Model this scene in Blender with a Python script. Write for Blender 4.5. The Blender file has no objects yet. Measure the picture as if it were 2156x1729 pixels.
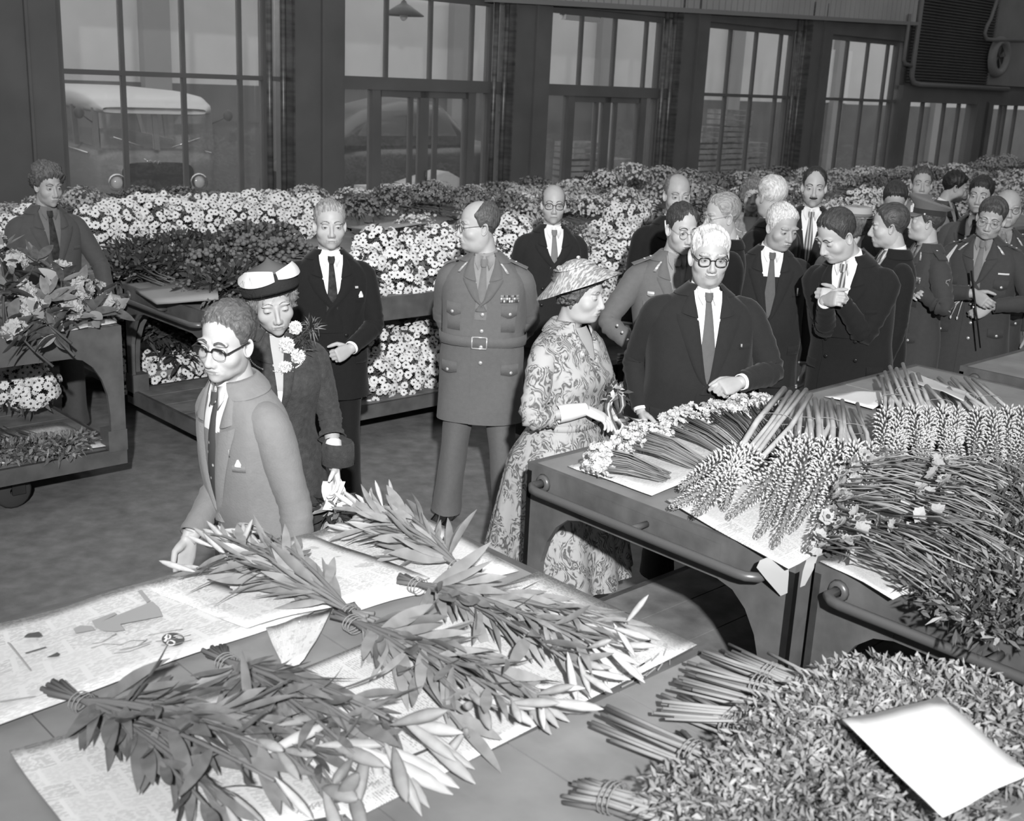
import bpy, math, random
import numpy as np
from mathutils import Matrix, Vector
random.seed(7); RNG=np.random.default_rng(7)
SC=bpy.context.scene; COL=SC.collection
PI=math.pi; rad=math.radians
# ---------------------------------------------------------------- camera
CF,CP,CR,CH=2474.0,rad(15.98),rad(2.67),2.38
def cam_axes():
    fw=np.array([0,math.cos(CP),-math.sin(CP)]); rt=np.array([1.,0,0]); up=np.cross(rt,fw)
    c,s=math.cos(CR),math.sin(CR)
    return c*rt+s*up,-s*rt+c*up,fw
CX,CY,CZ=cam_axes(); CO=np.array([0,0,CH])
cam=bpy.data.cameras.new('camera'); camo=bpy.data.objects.new('camera',cam); COL.objects.link(camo)
M=Matrix.Identity(4)
for i in range(3):
    M[i][0]=CX[i]; M[i][1]=CY[i]; M[i][2]=-CZ[i]; M[i][3]=CO[i]
camo.matrix_world=M
cam.sensor_width=120; cam.lens=CF/2156*120; cam.clip_end=200; cam.clip_start=.05
cam.dof.use_dof=True; cam.dof.focus_distance=5.0; cam.dof.aperture_fstop=18
SC.camera=camo
# ---------------------------------------------------------------- light: daylight through gaps in added roof slats, and the press flash behind the camera
w=bpy.data.worlds.new('sky'); SC.world=w; w.use_nodes=True
nt=w.node_tree; bg=nt.nodes['Background']; bg.inputs[1].default_value=1.55
tc=nt.nodes.new('ShaderNodeTexCoord'); sx=nt.nodes.new('ShaderNodeSeparateXYZ'); rp=nt.nodes.new('ShaderNodeValToRGB')
nt.links.new(tc.outputs['Generated'],sx.inputs[0]); mr=nt.nodes.new('ShaderNodeMapRange')
mr.inputs[1].default_value=-.1; mr.inputs[2].default_value=1; nt.links.new(sx.outputs[2],mr.inputs[0]); nt.links.new(mr.outputs[0],rp.inputs[0])
rp.color_ramp.elements[0].color=(.42,.42,.42,1); rp.color_ramp.elements[1].color=(1,1,1,1)
nt.links.new(rp.outputs[0],bg.inputs[0])
fl=bpy.data.lights.new('press_flash','SPOT'); fl.energy=4700; fl.spot_size=rad(78); fl.spot_blend=1.0; fl.shadow_soft_size=.07
flo=bpy.data.objects.new('press_flash',fl); COL.objects.link(flo); flo.location=(.32,-2.2,3.85)
flo.rotation_euler=(Vector((.35,7.5,2.85))-Vector(flo.location)).to_track_quat('-Z','Y').to_euler()
SC.view_settings.view_transform='Standard'; SC.view_settings.look='None'; SC.view_settings.gamma=1; SC.view_settings.exposure=0.0
SC.view_settings.use_curve_mapping=False
# ---------------------------------------------------------------- helpers
E1=np.array([.728,.686,0]); E2=np.array([.686,-.728,0])      # hall axes: along the window wall / away from it
def ray(px,py): return CX*((px-1078)/CF)-CY*((py-864.5)/CF)+CZ
def G(px,py,z):
    d=ray(px,py); return CO+d*((z-CH)/d[2])
def GD(px,py,depth): return CO+ray(px,py)*depth
def depth_of(p): return float((np.array(p)-CO)@CZ)
def W(s,t,z=0): return E1*s+E2*t+np.array([0,0,z])
def st(p): return float(E1@p),float(E2@p)
HALL=math.atan2(E1[1],E1[0])
_O=['','first','second','third','fourth','fifth','sixth','seventh','eighth','ninth','tenth','eleventh','twelfth','thirteenth','fourteenth','fifteenth','sixteenth','seventeenth','eighteenth','nineteenth']
def ordw(n):
    if n<20: return _O[n]
    t=n//10; return ['','','twentieth','thirtieth','fortieth','fiftieth'][t] if n%10==0 else ['','','twenty','thirty','forty','fifty'][t]+' '+_O[n%10]
ORD=['leftmost']+[ordw(n)+' from left' for n in range(2,60)]
def GT(px,py,t):
    d=ray(px,py); return CO+d*(t/float(E2@d))
class MB:
    def __init__(s): s.v=[]; s.f=[]; s.m=[]
    def add(s,v,f,mi=0):
        o=len(s.v); s.v.extend([tuple(map(float,p)) for p in v]); s.f.extend([tuple(i+o for i in q) for q in f]); s.m.extend([mi]*len(f) if isinstance(mi,int) else list(mi)); return s
    def box(s,c,d,mi=0,R=None):
        x,y,z=[k/2 for k in d]; P=np.array([(-x,-y,-z),(x,-y,-z),(x,y,-z),(-x,y,-z),(-x,-y,z),(x,-y,z),(x,y,z),(-x,y,z)])
        if R is not None: P=P@np.array(R).T
        return s.add(P+np.array(c),[(3,2,1,0),(4,5,6,7),(0,1,5,4),(1,2,6,5),(2,3,7,6),(3,0,4,7)],mi)
    def hbox(s,s0,s1,t0,t1,z0,z1,mi=0):        # box in hall axes
        P=[W(a,b,c) for c in (z0,z1) for a,b in ((s0,t0),(s1,t0),(s1,t1),(s0,t1))]
        return s.add(P,[(0,1,2,3),(7,6,5,4),(4,5,1,0),(5,6,2,1),(6,7,3,2),(7,4,0,3)],mi)
    def grid(s,P,mi=0,cu=False,cv=False):       # P[i][j]
        P=np.asarray(P); n,m=P.shape[:2]; F=[]
        for i in range(n-(0 if cu else 1)):
            for j in range(m-(0 if cv else 1)):
                F.append((i*m+j,i*m+(j+1)%m,((i+1)%n)*m+(j+1)%m,((i+1)%n)*m+j))
        return s.add(P.reshape(-1,3),F,mi)
    def tube(s,pts,r,n=8,mi=0,caps=True,flat=1.0,up=None):
        pts=np.asarray(pts,float); k=len(pts); r=np.broadcast_to(np.asarray(r,float),(k,)) if np.ndim(r)<2 else np.asarray(r)
        T=np.gradient(pts,axis=0) if k>2 else np.repeat((pts[-1]-pts[0])[None],k,0)
        T=T/(np.linalg.norm(T,axis=1,keepdims=True)+1e-9)
        u=np.array(up,float) if up is not None else (np.array([0,0,1.]) if abs(T[0][2])<.9 else np.array([0,1.,0]))
        rings=[]; a=np.linspace(0,2*PI,n,endpoint=False)
        for i in range(k):
            u=u-T[i]*(u@T[i]); u/=np.linalg.norm(u)+1e-9; b=np.cross(T[i],u)
            ri=r[i]; rx,ry=(ri,ri*flat) if np.ndim(ri)==0 else ri
            rings.append(pts[i]+np.cos(a)[:,None]*b*rx+np.sin(a)[:,None]*u*ry)
        s.grid(np.array(rings),mi,cv=True)
        if caps:
            o=len(s.v)-k*n; s.f.append(tuple(range(o+n-1,o-1,-1))); s.f.append(tuple(range(o+(k-1)*n,o+k*n))); s.m+= [mi,mi]
        return s
    def ball(s,c,r,n=8,m=6,mi=0,R=None):
        th=np.linspace(0,2*PI,n,endpoint=False); ph=np.linspace(-PI/2,PI/2,m+1)[1:-1]
        P=[(math.cos(p)*math.cos(t),math.cos(p)*math.sin(t),math.sin(p)) for p in ph for t in th]+[(0,0,-1),(0,0,1)]
        P=np.array(P)*np.array(r)
        if R is not None: P=P@np.array(R).T
        k=len(ph); F=[(i*n+j,i*n+(j+1)%n,(i+1)*n+(j+1)%n,(i+1)*n+j) for i in range(k-1) for j in range(n)]
        F+=[(k*n,(j+1)%n,j) for j in range(n)]+[(k*n+1,(k-1)*n+j,(k-1)*n+(j+1)%n) for j in range(n)]
        return s.add(P+np.array(c),F,mi)
    def lathe(s,prof,n=16,c=(0,0,0),mi=0,R=None):
        a=np.linspace(0,2*PI,n,endpoint=False)
        P=np.array([[(r*math.cos(t),r*math.sin(t),z) for t in a] for r,z in prof])
        if R is not None: P=P@np.array(R).T
        return s.grid(P+np.array(c),mi,cv=True)
    def prism(s,poly,d,mi=0):                   # polygon (3D list) extruded by vector d
        P=np.array(poly,float); n=len(P); 
        return s.add(np.vstack([P,P+np.array(d)]),[tuple(range(n-1,-1,-1)),tuple(range(n,2*n))]+[(i,(i+1)%n,n+(i+1)%n,n+i) for i in range(n)],mi)
    def merge(s,o,R=None,t=(0,0,0),mi=None,sc=1.0):
        P=np.array(o.v)*sc
        if R is not None: P=P@np.array(R).T
        return s.add(P+np.array(t),o.f,o.m if mi is None else mi)
    def mesh(s,name,mats,smooth=True):
        me=bpy.data.meshes.new(name); me.from_pydata(s.v,[],s.f); me.update()
        for m in (mats if isinstance(mats,(list,tuple)) else [mats]): me.materials.append(m)
        me.polygons.foreach_set('material_index',s.m)
        if smooth: me.polygons.foreach_set('use_smooth',[True]*len(s.f))
        return me
    def obj(s,name,mats,parent=None,smooth=True,**k):
        return link(name,s.mesh(name,mats,smooth),parent,**k)
def link(name,me,parent=None,loc=None,rot=None,scale=None,**k):
    o=bpy.data.objects.new(name,me); COL.objects.link(o)
    if parent is not None: o.parent=parent
    if loc is not None: o.location=tuple(map(float,loc))
    if rot is not None:
        if isinstance(rot,Matrix): o.rotation_euler=rot.to_euler()
        else: o.rotation_euler=rot
    if scale is not None: o.scale=(scale,)*3 if np.ndim(scale)==0 else scale
    for a,b in k.items(): o[a]=b
    return o
def thing(name,label,cat,loc=(0,0,0),rotz=0,group=None,rot=None):
    o=link(name,None,None,loc,rot if rot is not None else (0,0,rotz)); o['label']=label; o['category']=cat; o.empty_display_size=.1
    if group: o['group']=group
    return o
def tag(o,label,cat,group=None):
    o['label']=label; o['category']=cat
    if group: o['group']=group
    return o
def struct(o): o['kind']='structure'; return o
def frame(y,z):                                  # rotation with +Y along y and +Z near z
    y=np.array(y,float); y/=np.linalg.norm(y); z=np.array(z,float); z=z-y*(z@y); z/=np.linalg.norm(z)+1e-9
    return np.stack([np.cross(y,z),y,z],1)
def mrot(R): return Matrix([list(map(float,r)) for r in R])
# ---------------------------------------------------------------- materials
_M={}
def mat(name,v,rough=.75,var=0.,vscale=6.,bump=0.,bscale=60.,metal=0.,spec=.3,stretch=None,kind='noise',detail=3,trans=0.,alpha=None,sheen=0.):
    if name in _M: return _M[name]
    m=bpy.data.materials.new(name); m.use_nodes=True; nt=m.node_tree; b=nt.nodes['Principled BSDF']
    b.inputs['Base Color'].default_value=(v,v,v,1); b.inputs['Roughness'].default_value=rough; b.inputs['Metallic'].default_value=metal
    b.inputs['Specular IOR Level'].default_value=spec
    if sheen: b.inputs['Sheen Weight'].default_value=sheen
    if var or bump:
        tc=nt.nodes.new('ShaderNodeTexCoord'); mp=nt.nodes.new('ShaderNodeMapping'); nt.links.new(tc.outputs['Object'],mp.inputs[0])
        if stretch: mp.inputs['Scale'].default_value=stretch
        def tex(sc):
            if kind=='wave':
                t=nt.nodes.new('ShaderNodeTexWave'); t.inputs['Scale'].default_value=sc; t.inputs['Distortion'].default_value=6; t.inputs['Detail'].default_value=detail; t.inputs['Detail Scale'].default_value=1.5
            else:
                t=nt.nodes.new('ShaderNodeTexNoise'); t.inputs['Scale'].default_value=sc; t.inputs['Detail'].default_value=detail
            nt.links.new(mp.outputs[0],t.inputs[0]); return t
        if var:
            t=tex(vscale); r=nt.nodes.new('ShaderNodeValToRGB'); nt.links.new(t.outputs[1] if kind!='wave' else t.outputs[1],r.inputs[0])
            lo,hi=max(v*(1-var),0),min(v*(1+var),1); r.color_ramp.elements[0].position=.3; r.color_ramp.elements[1].position=.7
            r.color_ramp.elements[0].color=(lo,lo,lo,1); r.color_ramp.elements[1].color=(hi,hi,hi,1); nt.links.new(r.outputs[0],b.inputs['Base Color'])
        if bump:
            t=tex(bscale); bp=nt.nodes.new('ShaderNodeBump'); bp.inputs['Strength'].default_value=bump; bp.inputs['Distance'].default_value=.01
            nt.links.new(t.outputs[1],bp.inputs['Height']); nt.links.new(bp.outputs[0],b.inputs['Normal'])
    _M[name]=m; return m
def ramp_mat(name,stops,build,rough=.8,spec=.2):
    """material whose grey is a colour ramp over a texture built by build(nt, coord) -> socket"""
    if name in _M: return _M[name]
    m=bpy.data.materials.new(name); m.use_nodes=True; nt=m.node_tree; b=nt.nodes['Principled BSDF']; b.inputs['Roughness'].default_value=rough; b.inputs['Specular IOR Level'].default_value=spec
    tc=nt.nodes.new('ShaderNodeTexCoord'); s=build(nt,tc); r=nt.nodes.new('ShaderNodeValToRGB'); nt.links.new(s,r.inputs[0])
    e=r.color_ramp.elements
    while len(e)<len(stops): e.new(.5)
    for k,(p,v) in enumerate(stops): e[k].position=p; e[k].color=(v,v,v,1)
    nt.links.new(r.outputs[0],b.inputs['Base Color']); _M[name]=m; return m
def N(nt,typ,**k):
    n=nt.nodes.new('ShaderNode'+typ)
    for a,b in k.items():
        if a in n.inputs: n.inputs[a].default_value=b
        else: setattr(n,a,b)
    return n
def glass_mat(name,diffuse_mix=.12,gloss=.08,v=.55):
    if name in _M: return _M[name]
    m=bpy.data.materials.new(name); m.use_nodes=True; nt=m.node_tree; nt.nodes.remove(nt.nodes['Principled BSDF']); out=nt.nodes['Material Output']
    tr=N(nt,'BsdfTransparent'); gl=N(nt,'BsdfGlossy'); gl.inputs['Roughness'].default_value=.03; df=N(nt,'BsdfDiffuse'); df.inputs[0].default_value=(v,v,v,1)
    a=N(nt,'MixShader'); a.inputs[0].default_value=diffuse_mix; b=N(nt,'MixShader'); b.inputs[0].default_value=gloss
    nt.links.new(tr.outputs[0],a.inputs[1]); nt.links.new(df.outputs[0],a.inputs[2]); nt.links.new(a.outputs[0],b.inputs[1]); nt.links.new(gl.outputs[0],b.inputs[2]); nt.links.new(b.outputs[0],out.inputs[0])
    _M[name]=m; return m
FLOOR_M=mat('concrete_floor',.2,.85,var=.3,vscale=11,bump=.25,bscale=40,detail=8)
WOOD=mat('worn_tabletop_wood',.25,.6,var=.25,vscale=5,bump=.12,bscale=30,stretch=(1,1,1),detail=5)
WOODD=mat('dark_deck_wood',.2,.65,var=.5,vscale=7,bump=.15,bscale=25,detail=5)
STEEL=mat('painted_cart_steel',.10,.5,var=.35,vscale=9,bump=.08,bscale=40,detail=5)
STEELD=mat('dark_cart_steel',.03,.55,var=.3,vscale=8)
PIPE=mat('handle_pipe_steel',.13,.35,metal=.4)
RUBBER=mat('caster_rubber',.05,.8)
POST=mat('dark_painted_steelwork',.115,.5,var=.15,vscale=2)
PLASTER=mat('outer_plaster',.70,.9,var=.08,vscale=1.2)
DADO=mat('outer_dark_dado',.16,.9,var=.2,vscale=1.5)
PAPERW=mat('blank_paper',.78,.8,bump=.05,bscale=20)
CARDG=mat('grey_card',.42,.8)
# ================================================================ SETTING
m=MB(); m.add([W(*a,z) for z in (0,-.12) for a in ((-15,13),(46,13),(46,-21),(-15,-21))],[(0,1,2,3),(7,6,5,4),(0,4,5,1),(1,5,6,2),(2,6,7,3),(3,7,4,0)])
struct(m.obj('floor',FLOOR_M,smooth=False))
HW=mat('unseen_wall_plaster',.22,.9)  # unseen enclosing walls, added to keep sky light from the sides out
for nm,b_ in (('unseen_wall_near',(-14,36,12,12.2)),('unseen_wall_left',(-14.2,-14,-12,12)),('unseen_wall_end',(36,36.2,-12,12))):
    q=MB(); q.hbox(*b_,0,5.6); struct(q.obj(nm,HW,smooth=False))
ce=MB(); ce.hbox(-14,36,-12.1,-11.9,5.2,5.5); ce.hbox(-14,36,11.9,12.1,5.2,5.5); ceil_o=struct(ce.obj('unseen_ceiling',POST,smooth=False))  # unseen slatted roof, added to dim the sky over the hall only
for k in range(20):
    q=MB(); q.hbox(-14+2.5*k,-14+2.5*k+1.75,-12,12,5.5,5.6); q.obj('unseen_roof_slat',mat('unseen_roof_board',.35,.9),ceil_o,False)
TW=-12.0; S0=4.89; BAY=3.36
wall=MB(); wall.hbox(-8,36,TW-.12,TW+.06,0,.42); wall.hbox(-8,20.9,TW-.1,TW+.1,3.28,3.75)
wall_o=struct(wall.obj('wall_back',POST,smooth=False))
def part(m,name,mats,parent,smooth=False,**k): return m.obj(name,mats,parent,smooth,**k)
GLASS=glass_mat('hazy_window_glass',.08)  # diffuse share in the panes imitates the hazy veil of light on the windows
JAMB=mat('worn_steel_jamb',.11,.35,metal=.3,var=.5,vscale=3,stretch=(1,1,6))
for n in range(-1,5):
    a=S0+BAY*n
    p=MB(); p.hbox(a-.74,a-.04,TW-.2,TW+.16,0,3.75)
    p.hbox(a-.04,a,TW-.1,TW+.1,0,3.75); p.hbox(a-.36,a-.33,TW+.16,TW+.2,0,3.75)
    part(p,'pillar',POST,wall_o)
    if n>=0:
        p=MB(); p.hbox(a-.76,a-.74,TW-.05,TW+.22,0,3.75); part(p,'jamb',JAMB,wall_o)
        p=MB()
        for k in (-1.02,-.84): p.tube([W(a+k,TW+.13,0),W(a+k,TW+.13,3.75)],.035,8)
        part(p,'downpipe',JAMB,wall_o,True)
    if n<0: continue
    fr=MB(); door=n in (1,2)
    e=a+BAY-1.05
    fr.hbox(a,a+.05,TW-.05,TW+.05,.42,3.3); fr.hbox(e,e+.05,TW-.05,TW+.05,.42,3.3); fr.hbox(a,e,TW-.04,TW+.04,3.2,3.3)
    if door: fr.hbox(a,a+BAY-.76,TW-.06,TW+.07,2.12,2.27)
    else: fr.hbox(a,a+BAY-.76,TW-.035,TW+.035,2.18,2.23)
    wn=struct(fr.obj('window_%d'%(n+1),POST,smooth=False))
    cuts=[a]+[a+.68*k for k in (1,2,3)]+[e]
    for k in (1,2,3):
        q=MB(); q.hbox(cuts[k]-.02,cuts[k]+.02,TW-.03,TW+.03,2.23,3.22); part(q,'mullion',POST,wn)
        if not door: q=MB(); q.hbox(cuts[k]-.022,cuts[k]+.022,TW-.03,TW+.03,.42,2.2); part(q,'mullion',POST,wn)
    for k in range(4):
        q=MB(); q.hbox(cuts[k],cuts[k+1],TW-.004,TW+.004,2.2,3.22); part(q,'pane',GLASS,wn)
        if not door: q=MB(); q.hbox(cuts[k],cuts[k+1],TW-.004,TW+.004,.42,2.2); part(q,'pane',GLASS,wn)
    q=MB(); q.hbox(e+.05,a+BAY-.76,TW-.004,TW+.004,.42,3.25); part(q,'pane',GLASS,wn)
    if door:
        dz=a+.5
        d=MB(); d.hbox(a+.45,a+.57,TW-.05,TW+.06,.02,2.14); d.hbox(a+1.98,a+2.1,TW-.05,TW+.06,.02,2.14)
        do=struct(d.obj('door_%d'%n,POST,smooth=False))
        for x0,x1 in ((a+.57,a+1.27),(a+1.27,a+1.98)):
            left=x0<a+1
            l=MB(); l.hbox(x1-.07 if left else x1-.04,x1,TW-.03,TW+.04,.02,2.12); l.hbox(x0,x0+(.03 if left else .07),TW-.03,TW+.04,.02,2.12)
            l.hbox(x0,x1,TW-.03,TW+.04,.02,.75); l.hbox(x0,x1,TW-.03,TW+.04,2.04,2.12)
            xm=x1-.2 if left else x0+.2
            l.hbox(xm-.025,xm+.025,TW-.025,TW+.035,.7,2.1)
            part(l,'leaf',POST,do)
            q=MB(); q.hbox(x0,x1,TW-.004,TW+.004,.75,2.06); part(q,'pane',GLASS,do)
        q=MB(); q.hbox(a,a+.45,TW-.004,TW+.004,.42,2.14); part(q,'pane',GLASS,do)
        q=MB(); q.hbox(a+2.1,e,TW-.004,TW+.004,.42,2.14); part(q,'pane',GLASS,do)
        q=MB(); q.tube([W(a+1.3,TW+.06,1.0),W(a+1.3,TW+.06,1.14)],.012,6); part(q,'door_handle',PIPE,do,True)
# ribbed glazing strip over the right bays
rb=MB(); x0,x1=10.4,20.9
nn=70; top=4.9
for k in range(nn):
    a=x0+(x1-x0)*k/nn; b=x0+(x1-x0)*(k+1)/nn; z=3.30+(3.62-3.30)*k/nn
    rb.hbox(a+.015,b-.015,TW+.14,TW+.2,z,top)
rb.hbox(x0,x1,TW+.1,TW+.15,3.6,top)
o=rb.obj('trim_1',mat('ribbed_roof_glass',.36,.5,var=.15,vscale=.8),smooth=False); struct(o)
q=MB(); q.add([W(x0,TW+.26,3.24),W(x1,TW+.26,3.57),W(x1,TW+.26,3.63),W(x0,TW+.26,3.31),W(x0,TW+.1,3.24),W(x1,TW+.1,3.57),W(x1,TW+.1,3.63),W(x0,TW+.1,3.31)],[(0,1,2,3),(7,6,5,4),(3,2,6,7),(4,5,1,0),(0,3,7,4),(1,5,6,2)])
struct(q.obj('trim_2',mat('pale_steel_edge',.22,.5),smooth=False))
# right end: roller shutter, band and low windows
sh=MB(); sh.hbox(20.9,32,TW-.1,TW+.02,2.42,5.2); so=struct(sh.obj('wall_right',POST,smooth=False))
SL=mat('shutter_slat_steel',.075,.5,var=.15,vscale=1)
SE=float(E1@GT(2083,100,TW))
for k in range(48):
    q=MB(); z=2.55+k*.055
    q.add([W(21.05,TW+.03,z),W(SE,TW+.03,z),W(SE,TW+.065,z+.014),W(21.05,TW+.065,z+.014),W(21.05,TW+.065,z+.036),W(SE,TW+.065,z+.036),W(SE,TW+.03,z+.05),W(21.05,TW+.03,z+.05)],[(0,1,2,3),(3,2,5,4),(4,5,6,7)]); part(q,'shutter_slat',SL,so)
q=MB(); q.hbox(SE+.05,32,TW+.02,TW+.07,2.6,5.2); part(q,'plaster_panel',mat('grey_plaster_panel',.2,.8,var=.15,vscale=1.5),so)
q=MB(); q.hbox(20.9,36,TW-.1,TW+.12,2.2,2.5); part(q,'lintel',POST,so)
q=MB(); q.hbox(20.9,36,TW-.1,TW+.1,.42,.86); part(q,'sill_wall',POST,so)
for a,b,cs in ((21.2,23.9,(21.9,22.75,23.35)),(24.6,28.4,(24.75,25.2,25.4,25.9))):
    f=MB(); f.hbox(a-.35,a,TW-.12,TW+.14,.86,2.25); f.hbox(b,b+.5,TW-.12,TW+.14,.86,2.25); f.hbox(a,b,TW-.03,TW+.05,.86,.92)
    wn=struct(f.obj('window_%d'%(6 if a<22 else 7),POST,smooth=False))
    for c in cs: q=MB(); q.hbox(c-.025,c+.025,TW-.03,TW+.04,.9,2.22); part(q,'mullion',POST,wn)
    q=MB(); q.hbox(a,b,TW-.004,TW+.004,.9,2.22); part(q,'pane',GLASS,wn)
PG=mat('conduit_paint',.15,.45)
def conduit(pts,r=.035):
    q=MB(); q.tube(pts,r,8); return part(q,'conduit',PG,so,True)
conduit([W(21.0,TW+.2,5.2),W(21.0,TW+.2,2.68),W(21.08,TW+.2,2.56),W(21.3,TW+.2,2.53),W(25.0,TW+.2,2.53)],.05)
conduit([W(20.55,TW+.25,3.75),W(20.55,TW+.25,2.95),W(20.62,TW+.25,2.88),W(20.9,TW+.22,2.85)],.035)
conduit([W(SE,TW+.2,5.2),GT(2086,40,TW+.2),GT(2078,55,TW+.2),GT(2073,70,TW+.2),GT(2076,82,TW+.2),GT(2090,84,TW+.2),GT(2160,86,TW+.2)],.04)
v=thing('wall_ventilator','round extractor ring with a dark opening high on the right wall','ventilator',GT(2100,120,TW+.1),HALL)
Rv=np.array([[1,0,0],[0,0,-1],[0,1,0.]])
q=MB(); q.lathe([(.23,.0),(.25,.1),(.29,.13),(.36,.12),(.40,.06),(.41,0)],28,R=Rv); q.obj('ring',mat('pale_ring_paint',.2,.5),v)
q=MB(); q.lathe([(0.001,.03),(.23,.03)],24,R=Rv); q.obj('opening',STEELD,v)
for k in range(4):
    q=MB(); a=k*PI/2+.4; c,s_=math.cos(a),math.sin(a)
    q.add([(.03*c-.02*s_,-.035,.03*s_+.02*c),(.2*c-.06*s_,-.05,.2*s_+.06*c),(.2*c+.06*s_,-.075,.2*s_-.06*c),(.03*c+.02*s_,-.045,.03*s_-.02*c)],[(0,1,2,3)]); q.obj('blade',STEEL,v,False)
# outer yard behind the glass
TO=-20.0
ow=MB(); ow.hbox(-6,46,TO-.2,TO,1.95,7); oo=struct(ow.obj('wall_outer',PLASTER,smooth=False))
q=MB(); q.hbox(-6,46,TO-.2,TO+.03,0,1.95); part(q,'dado',DADO,oo)
PIL=mat('outer_pilaster',.34,.9)
for a in (6.3,9.6,12.2,16.5,21,26,31,37): q=MB(); q.hbox(a,a+.5,TO,TO+.2,0,7); part(q,'pilaster',PIL,oo)
for a in (10.2,17.6,24): q=MB(); q.hbox(a,a+.2,TW-.1,TO,4.86,5.0); part(q,'yard_beam',mat('yard_roof_beam',.2,.9),oo)
a_,b_=GT(1712,215,TO),GT(1792,108,TO); q=MB(); q.hbox(float(E1@a_),float(E1@b_),TO,TO+.06,float(a_[2]),float(b_[2])); part(q,'bright_window',mat('bright_window_white',.85,.6),oo)  # bright far window, its daylight put into the white colour
def lamp(px,py,depth):
    p=GD(px,py,depth); l=thing('pendant_lamp','dark bell shaped lamp hanging behind the second tall window','lamp',p)
    q=MB(); q.lathe([(.03,.2),(.05,.16),(.12,.12),(.3,.0),(.29,-.01),(.1,.09),(.01,.1)],18); q.obj('shade',mat('lamp_enamel',.08,.4),l)
    q=MB(); q.tube([(0,0,.18),(0,0,4.88-p[2])],.012,6); q.obj('cord',STEELD,l)
    q=MB(); q.ball((0,0,-.0),(.06,.06,.08)); q.obj('bulb',mat('bulb_glass',.7,.2),l)
lamp(850,32,17.0)
p=GD(1222,39,18.0); q=MB(); q.box((0,0,0),(.75,.12,.07)); q.box((0,0,.06),(.85,.05,.06),1)
tag(q.obj('tube_lamp',[mat('tube_white',.9,.4),STEELD],None,False,),'white strip lamp hanging behind the third tall window','lamp'); bpy.data.objects['tube_lamp'].location=p; bpy.data.objects['tube_lamp'].rotation_euler=(0,0,HALL)
q=MB(); q.tube([(0,0,.08),(0,0,4.88-p[2])],.008,6); q.obj('cord',STEELD,bpy.data.objects['tube_lamp'])
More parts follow.
